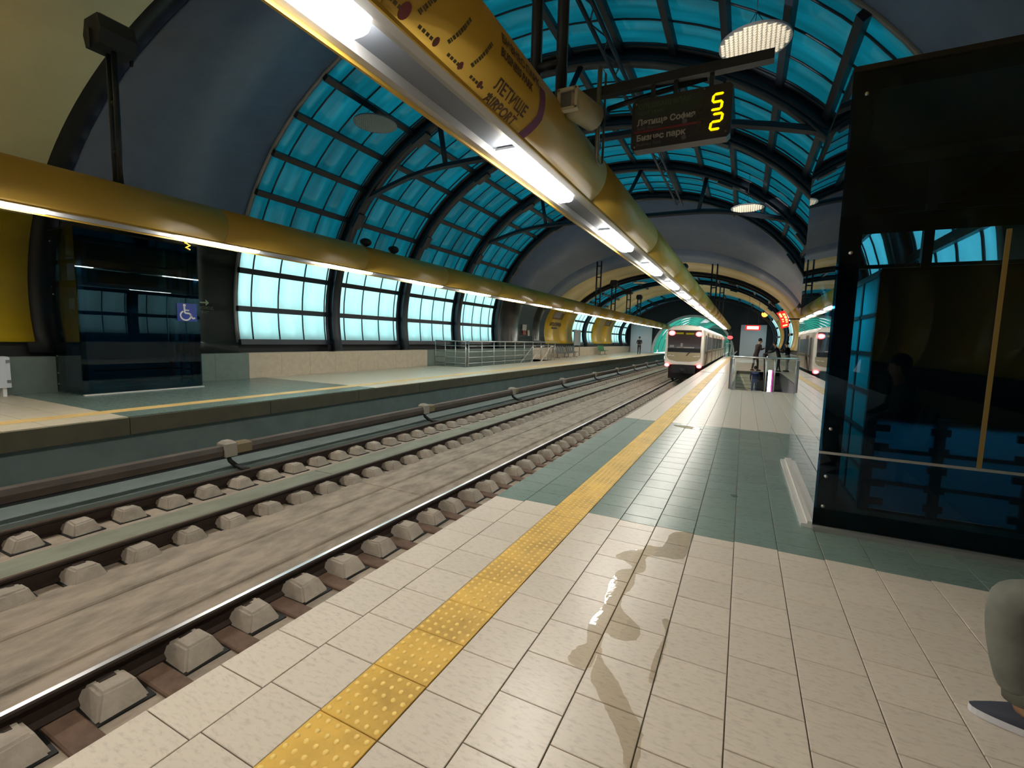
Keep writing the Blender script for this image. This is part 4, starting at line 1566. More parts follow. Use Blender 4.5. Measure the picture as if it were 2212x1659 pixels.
for i, (y0, y1, z0, z1, rgb, lab) in enumerate(((30.2, 30.9, 2.08, 2.5, (190, 186, 178), 'white upper notice on the dark sheet beyond the far glazed bays'),
                                               (30.3, 30.85, 1.76, 2.07, (150, 76, 66), 'red lower notice on the dark sheet beyond the far glazed bays'),
                                               (31.1, 31.45, 1.7, 2.12, (186, 180, 168), 'narrow pale notice at the right on the dark far sheet'))):
    mb = MB()
    mb.add([wallpt(y0, z0, -0.03), wallpt(y1, z0, -0.03), wallpt(y1, z1, -0.03), wallpt(y0, z1, -0.03)] + [wallpt(y0, z0, -0.01), wallpt(y1, z0, -0.01), wallpt(y1, z1, -0.01), wallpt(y0, z1, -0.01)],
           [(0, 1, 2, 3), (7, 6, 5, 4), (0, 4, 5, 1), (1, 5, 6, 2), (2, 6, 7, 3), (3, 7, 4, 0)])
    tag(mb.obj('paper_notice', mat('notice_%d' % i, rgb, rough=0.7)), lab, 'notice', 'notices on the far dark sheet')

# ------------------------------------------------------------------ near stairs, escalator and barrier
RW = struct('wall_right', 'lining of the near stairwell below the platform')
for bb in ((-0.32, -0.27, 16.9, 29.0, -5.55, -0.008), (1.83, 1.88, 16.9, 29.0, -5.55, -0.008), (-0.3, 1.86, 16.86, 16.9, -5.55, -0.008), (0.74, 1.86, 29.0, 29.05, -5.5, -0.008), (-0.32, 1.88, 16.86, 29.1, -5.6, -5.5)):
    mb = MB()
    mb.box(*bb)
    mb.obj('lining', CLAD_B if bb[0] < 0 else mat('dark_lining', (56, 60, 62), rough=0.5), RW)
st = thing('staircase', 'beige near staircase rising behind the glass barrier', 'stairs', (0.2, 29.0, 0))
STONE = mat('near_step', (238, 228, 204), rough=0.5)
for k in range(22):
    mb = MB()
    y1_ = 29.0 - 0.30 * k
    mb.box(-0.27, 0.72, y1_ - 0.32, y1_, -0.165 * (k + 1) - 0.2, -0.165 * (k + 1))
    mb.box(-0.27, 0.72, y1_ - 0.33, y1_ - 0.26, -0.165 * (k + 1) - 0.004, -0.165 * (k + 1) + 0.006, 1)
    mb.obj('step', [STONE, mat('nosing', (120, 108, 88), rough=0.6)], st)
es2 = thing('escalator', 'black near escalator with lit white and magenta balustrade edge', 'escalator', (1.4, 29, 0))
for k in range(20):
    mb = MB()
    y1_ = 29.0 - 0.40 * k
    mb.box(1.28, 1.8, y1_ - 0.4, y1_, -0.2 * (k + 1) - 0.2, -0.2 * (k + 1))
    mb.obj('step', mat('escalator_step', (34, 34, 36), rough=0.5, metal=0.3), es2)
mb = MB()
mb.tube([(1.0, 29.3, 0.8), (1.0, 29.1, 0.97), (1.0, 28.6, 1.0), (1.0, 17.2, -4.4)], 0.04, 8)
mb.obj('handrail', BLACK, es2)
mb = MB()
mb.box(1.07, 1.2, 24.0, 24.2, -1.2, 0.34)
mb.obj('light_strip', mat_emit('strip_white', (255, 240, 255), 4.0), es2)
mb = MB()
mb.box(1.2, 1.26, 24.0, 24.2, -1.2, 0.34)
mb.obj('light_strip_magenta', mat_emit('strip_magenta', (190, 60, 150), 1.0), es2)
br = thing('stair_barrier', 'steel and glass barrier around the near stair opening', 'barrier', (0.6, 16.9, 0))
for (x_, nm) in ((-0.28, 0), (0.68, 0), (0.92, 0), (1.55, 0)):
    mb = MB()
    mb.tube([(x_, 16.8, 0), (x_, 16.8, 1.06)], 0.024, 8)
    mb.obj('post', STAIN, br)
mb = MB()
mb.tube([(-0.3, 16.8, 1.08), (1.86, 16.8, 1.08)], 0.03, 8)
mb.obj('handrail', STAIN, br)
for a, b_ in ((-0.25, 0.65), (0.71, 0.89), (0.95, 1.52)):
    mb = MB()
    mb.box(a, b_, 16.795, 16.807, 0.08, 1.0)
    mb.obj('glass_panel', CLRGLASS, br)
mb = MB()
for k in range(4):
    mb.tube([(-0.36, 17.0 + 0, 0.16 + 0.22 * k), (-0.36, 28.8, 0.16 + 0.22 * k)], 0.015, 6)
mb.obj('side_rails', STAIN, br)
mb = MB()
mb.box(-0.38, -0.34, 16.85, 20.5, 0.02, 1.02)
mb.obj('side_panel', mat('brown_glass', (104, 96, 84), rough=0.3), br)
mb = MB()
mb.tube([(-0.36, 16.85, 1.08), (-0.36, 28.8, 1.08)], 0.028, 8)
mb.obj('side_handrail', STAIN, br)
# red led display and neon advert
t = thing('led_display', 'glowing red led display hanging in front of the grey end panel', 'display', (0.5, 45.0, 3.0))
mb = MB()
mb.cham(-0.02, 1.12, 45.0, 45.2, 2.72, 3.12, 0.02)
mb.obj('housing', mat('led_case_glow', (150, 16, 20), rough=0.4, emit=(255, 10, 20), estr=1.0), t)  # red glow around the screen put into the case as emission
mb = MB()
mb.box(0.1, 1.0, 44.985, 45.0, 2.80, 3.04)
mb.obj('screen', mat_emit('led_red', (255, 190, 160), 5.0), t)
for xx in (0.15, 0.95):
    mb = MB()
    mb.tube([(xx, 45.1, 3.12), (xx, 45.1, ZC + 4.95 * math.sqrt(1 - ((xx - XC) / RH) ** 2))], 0.015, 6)
    mb.obj('rod', STEEL, t)
t = thing('neon_advert', 'curved red illuminated advert board on the near vault wall', 'advert', (2.0, 33, 2.5))
def rwall(y, z, off=-0.05):
    s = max(-0.99, min(0.99, (z - ZC) / RV(y)))
    return (XC + (RH + off) * math.sqrt(1 - s * s), y, z)
NQ = [Vector((1.635, 33.0, 3.465)), Vector((2.05, 33.0, 3.61)), Vector((2.36, 33.0, 2.625)), Vector((1.95, 33.0, 2.505))]
def neon(a, b_, off=0.0):
    p = NQ[3].lerp(NQ[2], a).lerp(NQ[0].lerp(NQ[1], a), b_)
    q = -0.10 * (b_ - 0.5) ** 2 * 4 + 0.10
    return (p.x + q, p.y - off, p.z)
mb = MB()
vs = [neon(0, k / 8) for k in range(9)] + [neon(1, k / 8) for k in range(8, -1, -1)]
nn = len(vs)
mb.add(vs + [(p[0], p[1] + 0.12, p[2]) for p in vs], [tuple(range(nn)), tuple(range(nn, 2 * nn))[::-1]] + [(i, nn + i, nn + (i + 1) % nn, (i + 1) % nn) for i in range(nn)])
mb.obj('panel', mat_emit('neon_red', (235, 40, 36), 1.0), t)
for (a0, a1, b0, b1) in ((0.15, 0.4, 0.68, 0.92), (0.2, 0.42, 0.5, 0.58), (0.2, 0.4, 0.38, 0.44), (0.55, 0.85, 0.74, 0.86), (0.58, 0.86, 0.56, 0.70), (0.6, 0.86, 0.4, 0.52), (0.6, 0.84, 0.3, 0.36), (0.2, 0.8, 0.1, 0.2)):
    mb = MB()
    mb.add([neon(a0, b0, 0.01), neon(a1, b0, 0.01), neon(a1, b1, 0.01), neon(a0, b1, 0.01)], [(0, 1, 2, 3)])
    mb.obj('glyph', mat_emit('neon_peach', (255, 190, 110), 2.0), t)
mb = MB()
mb.tube([(2.1, 33.06, 3.1), (3.08, 33.06, 3.1)], 0.04, 6)
mb.obj('arm', STEEL, t)
t = thing('signal_light', 'small orange glowing light on the near vault beyond the red advert', 'light', (2.4, 56, 4.6))
mb = MB()
mb.ell(rwall(57.0, 4.75, -0.25), 0.3, 0.3, 0.3, 12, 8)
mb.obj('lens', mat_emit('orange_glow', (255, 130, 50), 4.0), t)
mb = MB()
p = rwall(57.0, 4.75, -0.2)
mb.tube([p, rwall(57.0, 4.75, 0.0)], 0.2, 10)
mb.obj('housing', DARKG, t)

# ------------------------------------------------------------------ train
tr = thing('metro_train', 'white and grey metro train leaving with red tail lights lit', 'train', (-3.2, 29.5, ZR))
TXL, TXR, TY = -4.35, -2.08, 29.5
TC = (TXL + TXR) / 2
TWHITE = mat('train_white', (250, 238, 222), rough=0.35, coat=0.3)
TGREY = mat('train_grey', (150, 132, 116), rough=0.4)
def car(y0, y1, nose):
    mb = MB()
    w = (TXR - TXL) / 2
    prof = [(-w + 0.05, 0.12), (w - 0.05, 0.12), (w, 0.3), (w, 1.9), (w - 0.08, 2.25), (w - 0.35, 2.5), (0, 2.6), (-w + 0.35, 2.5), (-w + 0.08, 2.25), (-w, 1.9), (-w, 0.3)]
    if nose:
        rings = [(y0, 0.94, 0.03), (y0 + 0.06, 0.975, 0.0), (y0 + 0.5, 1.0, 0.0), (y1, 1.0, 0.0)]
    else:
        rings = [(y0, 1.0, 0), (y1, 1.0, 0)]
    n = len(prof)
    vs, fs = [], []
    for (y, s, dz) in rings:
        for q in prof:
            vs.append((TC + q[0] * s, y, 1.3 + (q[1] - 1.3) * (s if s < 1 else 1)))
    for i in range(len(rings) - 1):
        for k in range(n):
            fs.append((i * n + k, i * n + (k + 1) % n, (i + 1) * n + (k + 1) % n, (i + 1) * n + k))
    fs += [tuple(range(n)), tuple(range((len(rings) - 1) * n, len(rings) * n))]
    mb.add(vs, fs)
    return mb.obj('body', TWHITE, tr)
car(TY, TY + 26, True)
car(TY + 26.5, TY + 52, False)
def fpt(x, z, off=0.01):
    return (x, TY - off, z)
mb = MB()
x0, x1 = TXL + 0.20, TXR - 0.22
mb.add([fpt(x0, 0.93), fpt(x1, 0.93), fpt(x1 + 0.03, 2.1), fpt(x1, 2.24), fpt(x0, 2.24), fpt(x0 - 0.03, 2.1)] + [fpt(x0, 0.93, -.02), fpt(x1, 0.93, -.02), fpt(x1 + 0.03, 2.1, -.02), fpt(x1, 2.24, -.02), fpt(x0, 2.24, -.02), fpt(x0 - 0.03, 2.1, -.02)],
       [(0, 1, 2, 3, 4, 5)] + [(i, 6 + i, 6 + (i + 1) % 6, (i + 1) % 6) for i in range(6)])
mb.obj('windscreen', mat('windscreen', (58, 44, 40), rough=0.1, spec=0.7), tr)
mb = MB()
mb.box(x0 - 0.01, x1 + 0.01, TY - 0.03, TY - 0.005, 0.92, 1.16)
mb.obj('screen_band', BLACK, tr)
mb = MB()
mb.box(x0 + 0.5, x1 - 0.35, TY - 0.018, TY - 0.008, 1.18, 1.24)
mb.box(x0 + 0.1, x0 + 0.35, TY - 0.018, TY - 0.008, 1.2, 1.34)
mb.box(x0 + 0.72, x0 + 0.84, TY - 0.018, TY - 0.008, 1.2, 1.46)
mb.obj('cab_interior', mat('cab_grey', (150, 140, 132), rough=0.6), tr)
mb = MB()
msk = [fpt(x0 - 0.06, 0.9, .012), fpt(x0 - 0.03, 0.6, .012), fpt(x0 + 0.12, 0.44, .012), fpt(x0 + 0.55, 0.36, .012), fpt(x1 - 0.55, 0.36, .012), fpt(x1 - 0.12, 0.44, .012), fpt(x1 + 0.03, 0.6, .012), fpt(x1 + 0.06, 0.9, .012)]
nn = len(msk)
mb.add(msk + [(p[0], p[1] + 0.03, p[2]) for p in msk], [tuple(range(nn))] + [(i, nn + i, nn + (i + 1) % nn, (i + 1) % nn) for i in range(nn)])
mb.obj('nose_mask', mat('mask_tan', (178, 158, 124), rough=0.35), tr)
REDL = mat_emit('tail_red', (255, 70, 70), 7.0)
REDC = mat_emit('tail_core', (255, 235, 235), 14.0)
for (xx, zz, a, b_) in ((x0 + 0.2, 2.06, 0.17, 0.13), (x1 - 0.12, 2.02, 0.17, 0.13), (TXL + 0.2, 0.13, 0.13, 0.10), (TXR - 0.24, 0.11, 0.13, 0.10)):
    mb = MB()
    mb.ell((xx, TY - 0.02, zz), a * 1.15, 0.03, b_ * 1.15, 16, 8)
    mb.obj('tail_light', REDL, tr)
    mb = MB()
    mb.ell((xx, TY - 0.05, zz), a * 0.7, 0.03, b_ * 0.7, 16, 8)
    mb.obj('tail_light_core', REDC, tr)
mb = MB()
mb.box(x0 + 0.42, TC - 0.08, TY - 0.02, TY - 0.01, 2.0, 2.1)
mb.box(TC + 0.06, x1 - 0.4, TY - 0.02, TY - 0.01, 1.98, 2.08)
mb.obj('route_display', mat_emit('route_olive', (150, 140, 30), 0.5), tr)
mb = MB()
mb.tube([(TC + 0.15, TY - 0.05, 0.72), (TC + 0.35, TY - 0.05, 0.98)], 0.022, 6)
mb.obj('wiper', BLACK, tr)
mb = MB()
for s in (-1, 1):
    for k in range(2):
        xx = TC + s * (0.62 + 0.2 * k)
        mb.add([fpt(xx - .08, 0.66 + .02 * k, .016), fpt(xx + .08, 0.69 + .02 * k, .016), fpt(xx + .08, 0.73 + .02 * k, .016), fpt(xx - .08, 0.70 + .02 * k, .016)], [(0, 1, 2, 3)])
mb.obj('nose_marks', WHITE, tr)
mb = MB()
mb.box(TXL + 0.45, TXR - 0.45, TY + 0.05, TY + 0.8, -0.35, 0.13)
mb.box(TC - 0.2, TC + 0.2, TY - 0.35, TY + 0.4, -0.3, -0.05)
mb.tube([(TC, TY - 0.42, -0.17), (TC, TY, -0.17)], 0.11, 10)
mb.obj('coupler', mat('coupler_dark', (30, 28, 30), rough=0.6), tr)
mb = MB()
mb.box(TXL + 0.15, TXR - 0.15, TY + 1.0, TY + 50, -0.75, 0.12)
mb.obj('underframe', BLACK, tr)
for yy in (TY + 2.2, TY + 4.2, TY + 20, TY + 22, TY + 29, TY + 31):
    for xx in (-4.06, -2.56):
        mb = MB()
        mb.tube([(xx - 0.06, yy, ZR + 0.39), (xx + 0.06, yy, ZR + 0.39)], 0.39, 18)
        mb.obj('wheel', RUST, tr)
WIN = mat('train_window', (52, 46, 44), rough=0.12, spec=0.7)
DOORM = mat('train_door', (172, 150, 128), rough=0.4)
for c0 in (TY + 1.2, TY + 27.2):
    for k in range(5):
        y0 = c0 + 0.6 + k * 4.9
        d = MB()
        d.box(TXR - 0.02, TXR + 0.012, y0, y0 + 1.3, 0.2, 2.1)
        dj = d.obj('door', DOORM, tr)
        for s in (0.1, 0.72):
            g = MB()
            g.box(TXR, TXR + 0.018, y0 + s, y0 + s + 0.48, 1.05, 1.9)
            g.obj('door_window', WIN, dj)
        if k < 4:
            for q in range(2):
                g = MB()
                g.box(TXR - 0.02, TXR + 0.01, y0 + 1.55 + q * 1.6, y0 + 2.95 + q * 1.6, 1.05, 1.9)
                g.obj('side_window', WIN, tr)
mb = MB()
mb.box(TXR - 0.02, TXR + 0.011, TY + 0.55, TY + 1.1, 1.0, 1.95)
mb.obj('cab_window', WIN, tr)
mb = MB()
mb.add([(TXR + 0.012, TY + 0.55, 0.15), (TXR + 0.012, TY + 1.5, 0.15), (TXR + 0.012, TY + 2.6, 0.95), (TXR + 0.012, TY + 2.2, 0.95)], [(0, 1, 2, 3)])
mb.add([(TXR + 0.012, TY + 0.5, 0.15), (TXR + 0.012, TY + 0.75, 0.15), (TXR + 0.012, TY + 0.75, 1.0), (TXR + 0.012, TY + 0.5, 1.0)], [(0, 1, 2, 3)])
mb.obj('red_stripe', mat('train_red', (120, 34, 26), rough=0.4), tr)
mb = MB()
mb.box(TXR - 0.02, TXR + 0.008, TY + 1, TY + 26, 0.86, 0.98)
mb.box(TXR - 0.02, TXR + 0.008, TY + 26.5, TY + 52, 0.86, 0.98)
mb.obj('side_stripe', TGREY, tr)
# signal at the platform end
t = thing('rail_signal', 'red lit signal head beside the track before the portal', 'signal', (-1.6, 62, 0))
mb = MB()
mb.tube([(-1.6, 62, 0), (-1.6, 62, 2.2)], 0.06, 8)
mb.obj('post', DARKG, t)
mb = MB()
mb.cham(-1.8, -1.4, 61.9, 62.2, 1.9, 3.1, 0.03)
mb.obj('head', BLACK, t)
mb = MB()
mb.ell((-1.6, 61.88, 2.25), 0.32, 0.06, 0.22, 14, 8)
mb.obj('lamp', mat_emit('signal_red', (240, 70, 70), 2.5), t)
t = thing('end_gate', 'pale tubular gate at the end of the near platform', 'gate', (-1.9, 60, 0))
mb = MB()
mb.tube([(-1.95, 59, 0), (-1.95, 59, 1.3), (-1.9, 59, 1.45), (-1.75, 59, 1.5), (-1.2, 59, 1.5), (-1.2, 59, 0)], 0.06, 8)
mb.obj('frame', GALV, t)
mb = MB()
mb.box(-1.9, -1.25, 58.98, 59.02, 0.15, 1.3)
mb.obj('panel', CLRGLASS, t)

# ------------------------------------------------------------------ puddles
def puddle(label, pts, z=0.0012):
    n = len(pts)
    # smooth the outline
    P = []
    for i in range(n):
        a, b_, c, d = [Vector((*pts[(i + k) % n], 0)) for k in (-1, 0, 1, 2)]
        for s in (0, 0.25, 0.5, 0.75):
            q = 0.5 * ((2 * b_) + (c - a) * s + (2 * a - 5 * b_ + 4 * c - d) * s * s + (3 * b_ - a - 3 * c + d) * s ** 3)
            P.append((q.x + random.uniform(-.004, .004), q.y + random.uniform(-.004, .004)))
    bm = bmesh.new()
    vs = [bm.verts.new((p[0], p[1], 0.0)) for p in P]
    fc = bm.faces.new(vs)
    bmesh.ops.triangulate(bm, faces=[fc])
    me = bpy.data.meshes.new('puddle')
    bm.to_mesh(me)
    bm.free()
    vs2 = [v.co.copy() for v in me.vertices]
    fs2 = [tuple(p.vertices) for p in me.polygons]
    mb = MB()
    mb.add([(v.x, v.y, z) for v in vs2], fs2)
    N = len(vs2)
    mb.add([(v.x, v.y, z) for v in vs2] + [(v.x, v.y, -0.001) for v in vs2], [(i, (i + 1) % N, N + (i + 1) % N, N + i) for i in range(N)])
    o = mb.obj('puddle', WATER)
    return tag(o, label, 'puddle', 'puddles on the near platform')
puddle('long irregular wet puddle running down the middle of the beige tiles', [(-0.408, 3.729), (-0.266, 3.796), (-0.262, 3.6), (-0.283, 3.306), (-0.415, 3.26), (-0.512, 3.206), (-0.481, 3.002), (-0.526, 2.926), (-0.508, 2.769), (-0.538, 2.642), (-0.519, 2.493), (-0.393, 2.367), (-0.383, 2.276), (-0.424, 2.223), (-0.492, 2.217), (-0.542, 2.236), (-0.535, 2.118), (-0.534, 1.955), (-0.604, 1.93), (-0.648, 1.972), (-0.633, 2.064), (-0.603, 2.11), (-0.633, 2.235), (-0.636, 2.336), (-0.617, 2.476), (-0.645, 2.67), (-0.648, 2.832), (-0.637, 2.924), (-0.563, 2.998), (-0.638, 3.076), (-0.706, 3.107), (-0.651, 3.235), (-0.556, 3.314), (-0.548, 3.403), (-0.442, 3.431)])
puddle('wet tongue of water running towards the camera over beige tiles', [(-0.529, 2.107), (-0.498, 2.027), (-0.415, 1.946), (-0.336, 1.832), (-0.259, 1.727), (-0.243, 1.657), (-0.241, 1.544), (-0.274, 1.527), (-0.314, 1.619), (-0.367, 1.697), (-0.423, 1.775), (-0.492, 1.857), (-0.521, 1.922)])
puddle('thin wet streak along the second joint right of the puddle', [(-0.297, 2.488), (-0.264, 2.506), (-0.248, 2.275), (-0.254, 2.107), (-0.251, 2.011), (-0.278, 1.996), (-0.284, 2.144), (-0.271, 2.292), (-0.265, 2.388)])
puddle('thin wet smear on the far edge of the green tiles by the strip', [(-1.05, 8.75), (-0.8, 8.8), (-0.55, 8.6), (-0.7, 8.5), (-0.95, 8.6)])
puddle('small wet drop on the green tiles in front of the lift skirting', [(-0.02, 5.0), (0.03, 5.02), (0.04, 4.95), (0.0, 4.94)])

# ------------------------------------------------------------------ people
def skin_body(name, nodes, edges, parts, mats, parent, sub=1):
    """nodes: {key:(pos, radius)}; parts: {edge index: material index}"""
    keys = list(nodes)
    me = bpy.data.meshes.new(name)
    me.from_pydata([nodes[k][0] for k in keys], [(keys.index(a), keys.index(b)) for a, b, *_ in edges], [])
    o = bpy.data.objects.new(name, me)
    col.objects.link(o)
    md = o.modifiers.new('s', 'SKIN')
    md.use_smooth_shade = True
    for i, k in enumerate(keys):
        rr = nodes[k][1]
        me.skin_vertices[0].data[i].radius = rr if isinstance(rr, tuple) else (rr, rr)
        me.skin_vertices[0].data[i].use_root = (i == 0)
    sd = o.modifiers.new('d', 'SUBSURF')
    sd.levels = sd.render_levels = sub
    dg = bpy.context.evaluated_depsgraph_get()
    dg.update()
    out = bpy.data.meshes.new_from_object(o.evaluated_get(dg))
    out.name = name
    bpy.data.objects.remove(o)
    bpy.data.meshes.remove(me)
    out.materials.clear()
    for q in mats:
        out.materials.append(q)
    segs = [(Vector(nodes[a][0]), Vector(nodes[b][0]), mi) for a, b, mi in edges]
    for p in out.polygons:
        c = p.center
        best, bi = 1e9, 0
        for a, b_, mi in segs:
            ab = b_ - a
            s = max(0, min(1, (c - a).dot(ab) / max(ab.length_squared, 1e-9)))
            d = (a + ab * s - c).length
            if d < best:
                best, bi = d, mi
        p.material_index = bi
        p.use_smooth = True
    return link(name, out, parent)

SKIN = mat('skin', (196, 152, 124), rough=0.55)
HAIRD = mat('hair_dark', (24, 20, 18), rough=0.6)
def hand_geo(mb, wrist, dirv, side, s=1.0, mi=0):
    """palm and five curled fingers"""
    d = Vector(dirv).normalized()
    sd = Vector(side).normalized()
    sd = (sd - d * sd.dot(d)).normalized()
    n = d.cross(sd).normalized()
    w = Vector(wrist)
    mb.tube([w, w + d * 0.04 * s, w + d * 0.09 * s], [0.026 * s, 0.036 * s, 0.034 * s], 8, mi, flat=0.6)
    for k, L in enumerate((0.068, 0.078, 0.072, 0.056)):
        b0 = w + d * 0.085 * s + sd * (0.027 - 0.018 * k) * s
        mb.tube([b0, b0 + (d * 0.9 + n * 0.2) * L * 0.5 * s, b0 + (d * 0.8 + n * 0.55) * L * s], [0.0095 * s, 0.0085 * s, 0.006 * s], 6, mi)
    b0 = w + d * 0.025 * s + sd * 0.03 * s
    mb.tube([b0, b0 + (d * 0.55 + sd * 0.75) * 0.035 * s, b0 + (d * 0.85 + sd * 0.5 + n * 0.2) * 0.062 * s], [0.011 * s, 0.01 * s, 0.007 * s], 6, mi)

def person(label, loc, face, h, shirt, pants, hair=HAIRD, pose='stand', lean=0.0, shoes=None, extra=None):
    """face: heading angle in degrees, 0 = looking along +y"""
    t = thing('person', label, 'person', loc)
    k = h / 1.75
    ca, sa = math.cos(R_(face)), math.sin(R_(face))
    def G(x, y, z):           # local: x right, y forward
        return (loc[0] + (x * ca - y * sa) * k, loc[1] + (x * sa + y * ca) * k, loc[2] + z * k)
    ln = lean
    N = {}
    def nd(key, x, y, z, rr):
        N[key] = (G(x, y, z), (rr[0] * k, rr[1] * k) if isinstance(rr, tuple) else rr * k)
    nd('pelvis', 0, 0, 0.95, (0.15, 0.115))
    nd('waist', 0, 0.02 + ln * 0.1, 1.10, (0.145, 0.105))
    nd('chest', 0, ln * 0.3, 1.32, (0.165, 0.12))
    nd('neck0', 0, ln * 0.42, 1.46, 0.075)
    nd('neck1', 0, ln * 0.47 + 0.01, 1.53, 0.052)
    nd('head0', 0, ln * 0.52 + 0.03, 1.60, 0.085)
    nd('head1', 0, ln * 0.54 + 0.02, 1.68, 0.095)
    nd('head2', 0, ln * 0.54 + 0.015, 1.73, 0.06)
    arms = dict(stand=((0.23, 0.02, 1.17), (0.22, 0.1, 0.93)), back=((0.25, -0.06, 1.17), (0.09, -0.14, 1.02)), phone=((0.23, 0.05, 1.16), (0.1, 0.32, 1.24)), leanf=((0.25, 0.28, 1.2), (0.2, 0.52, 1.12)))[pose]
    for s, c in ((-1, 'l'), (1, 'r')):
        nd('sh' + c, s * 0.185, ln * 0.36, 1.405, 0.068)
        e, w_ = arms
        nd('el' + c, s * e[0], e[1] + ln * 0.2, e[2], 0.046)
        nd('wr' + c, s * w_[0], w_[1] + ln * 0.2, w_[2], 0.032)
        nd('hip' + c, s * 0.095, 0, 0.88, 0.095)
        step = 0.05 * s if pose != 'climb' else 0
        nd('kn' + c, s * 0.10, 0.03 + step, 0.48, 0.062)
        nd('an' + c, s * 0.105, 0.0 + step * 2, 0.09, 0.043)
    E = [('pelvis', 'waist', 0), ('waist', 'chest', 0), ('chest', 'neck0', 0), ('neck0', 'neck1', 2), ('neck1', 'head0', 2), ('head0', 'head1', 2), ('head1', 'head2', 2)]
    for c in 'lr':
        E += [('chest', 'sh' + c, 0), ('sh' + c, 'el' + c, 0), ('el' + c, 'wr' + c, 0), ('pelvis', 'hip' + c, 1), ('hip' + c, 'kn' + c, 1), ('kn' + c, 'an' + c, 1)]
    b = skin_body('body', N, E, None, [shirt, pants, SKIN], t)
    hb = MB()
    for s, c in ((-1, 'l'), (1, 'r')):
        w_ = Vector(N['wr' + c][0])
        e = Vector(N['el' + c][0])
        hand_geo(hb, w_ - (w_ - e).normalized() * 0.01, w_ - e, Vector(G(-s, 0.3, 0)) - Vector(loc), k)
    hb.obj('hands', SKIN, t)
    hd = Vector(N['head1'][0])
    rot = Matrix.Rotation(R_(face), 3, 'Z')
    mb = MB()
    mb.ell(hd + rot @ Vector((0, -0.022, 0.03)) * k, 0.098 * k, 0.105 * k, 0.105 * k, 14, 8)
    mb.obj('hair', hair, t)
    mb = MB()
    for s in (-1, 1):
        mb.ell(hd + rot @ Vector((s * 0.034, 0.088, -0.02)) * k, 0.013 * k, 0.008 * k, 0.009 * k, 8, 6)
    mb.ell(hd + rot @ Vector((0, 0.088, -0.095)) * k, 0.024 * k, 0.008 * k, 0.007 * k, 8, 6)
    mb.obj('eyes_and_mouth', mat('face_dark', (60, 34, 30), rough=0.5), t)
    mb = MB()
    mb.ell(hd + rot @ Vector((0, 0.1, -0.05)) * k, 0.014 * k, 0.02 * k, 0.024 * k, 8, 6)
    for s in (-1, 1):
        mb.ell(hd + rot @ Vector((s * 0.095, 0.0, -0.035)) * k, 0.012 * k, 0.022 * k, 0.032 * k, 8, 6)
    mb.obj('nose_and_ears', SKIN, t)
    for s, c in ((-1, 'l'), (1, 'r')):
        a = Vector(N['an' + c][0])
        mb = MB()
        fw = rot @ Vector((0, 1, 0))
        base = Vector((a.x, a.y, loc[2]))
        mb.tube([base - fw * 0.07 * k + Vector((0, 0, 0.05 * k)), base + fw * 0.02 * k + Vector((0, 0, 0.055 * k)), base + fw * 0.12 * k + Vector((0, 0, 0.04 * k)), base + fw * 0.19 * k + Vector((0, 0, 0.03 * k))], [0.045 * k, 0.052 * k, 0.045 * k, 0.026 * k], 10, flat=0.85)
        mb.obj('shoe', shoes or BLACK, t)
    return t
DKCOAT = mat('dark_coat', (22, 24, 30), rough=0.8)
BRCOAT = mat('brown_coat', (54, 36, 30), rough=0.8)
BLKCOAT = mat('black_coat', (18, 15, 20), rough=0.8)
BLUECOAT = mat('dark_blue_coat', (16, 22, 30), rough=0.8)
GREYTR = mat('grey_trousers', (140, 146, 150), rough=0.8)
DARKTR = mat('dark_trousers', (26, 24, 28), rough=0.8)
person('person in black standing on the far platform facing away', (-10.75, 54.0, 0.012), 10, 2.0, DKCOAT, DKCOAT, pose='back')
person('person in brown coat bent over something behind the stair barrier', (0.62, 29.6, 0.0), -60, 1.80, BRCOAT, BRCOAT, pose='phone', lean=0.35)
person('person in black leaning forward by the stairs in front of the yellow wall', (1.80, 29.9, 0.0), 75, 1.62, BLKCOAT, DARKTR, pose='leanf', lean=0.5)
person('person in dark jacket and grey trousers at the top of the escalator', (2.25, 30.3, 0.0), 60, 1.64, BLUECOAT, GREYTR, pose='phone', lean=0.2)
ch = person('child in blue jacket with white collar stripe climbing the near stairs', (0.60, 27.04, -1.155), 0, 1.5, mat('blue_jacket', (32, 42, 92), rough=0.8), mat('blue_jeans', (72, 92, 140), rough=0.8), shoes=mat('dark_red_shoe', (90, 30, 26), rough=0.5))
mb = MB()
mb.tube([(0.60 - 0.15, 26.95, 0.05), (0.60, 26.89, 0.02), (0.60 + 0.15, 26.95, 0.05)], 0.022, 6)
mb.obj('collar_stripe', mat('collar_pale', (150, 170, 200), rough=0.7), ch)
# red bag on the step
t = thing('red_bag', 'small red bag lying on the steps beside the child', 'bag', (0.30, 27.05, -1.155))
mb = MB()
mb.cham(0.16, 0.42, 26.93, 27.13, -1.15, -0.95, 0.03)
mb.obj('body', mat('bag_red', (130, 30, 26), rough=0.6), t)
mb = MB()
mb.tube([(0.23, 27.03, -0.96), (0.25, 27.03, -0.87), (0.33, 27.03, -0.87), (0.35, 27.03, -0.96)], 0.01, 6)
mb.obj('handle', BLACK, t)

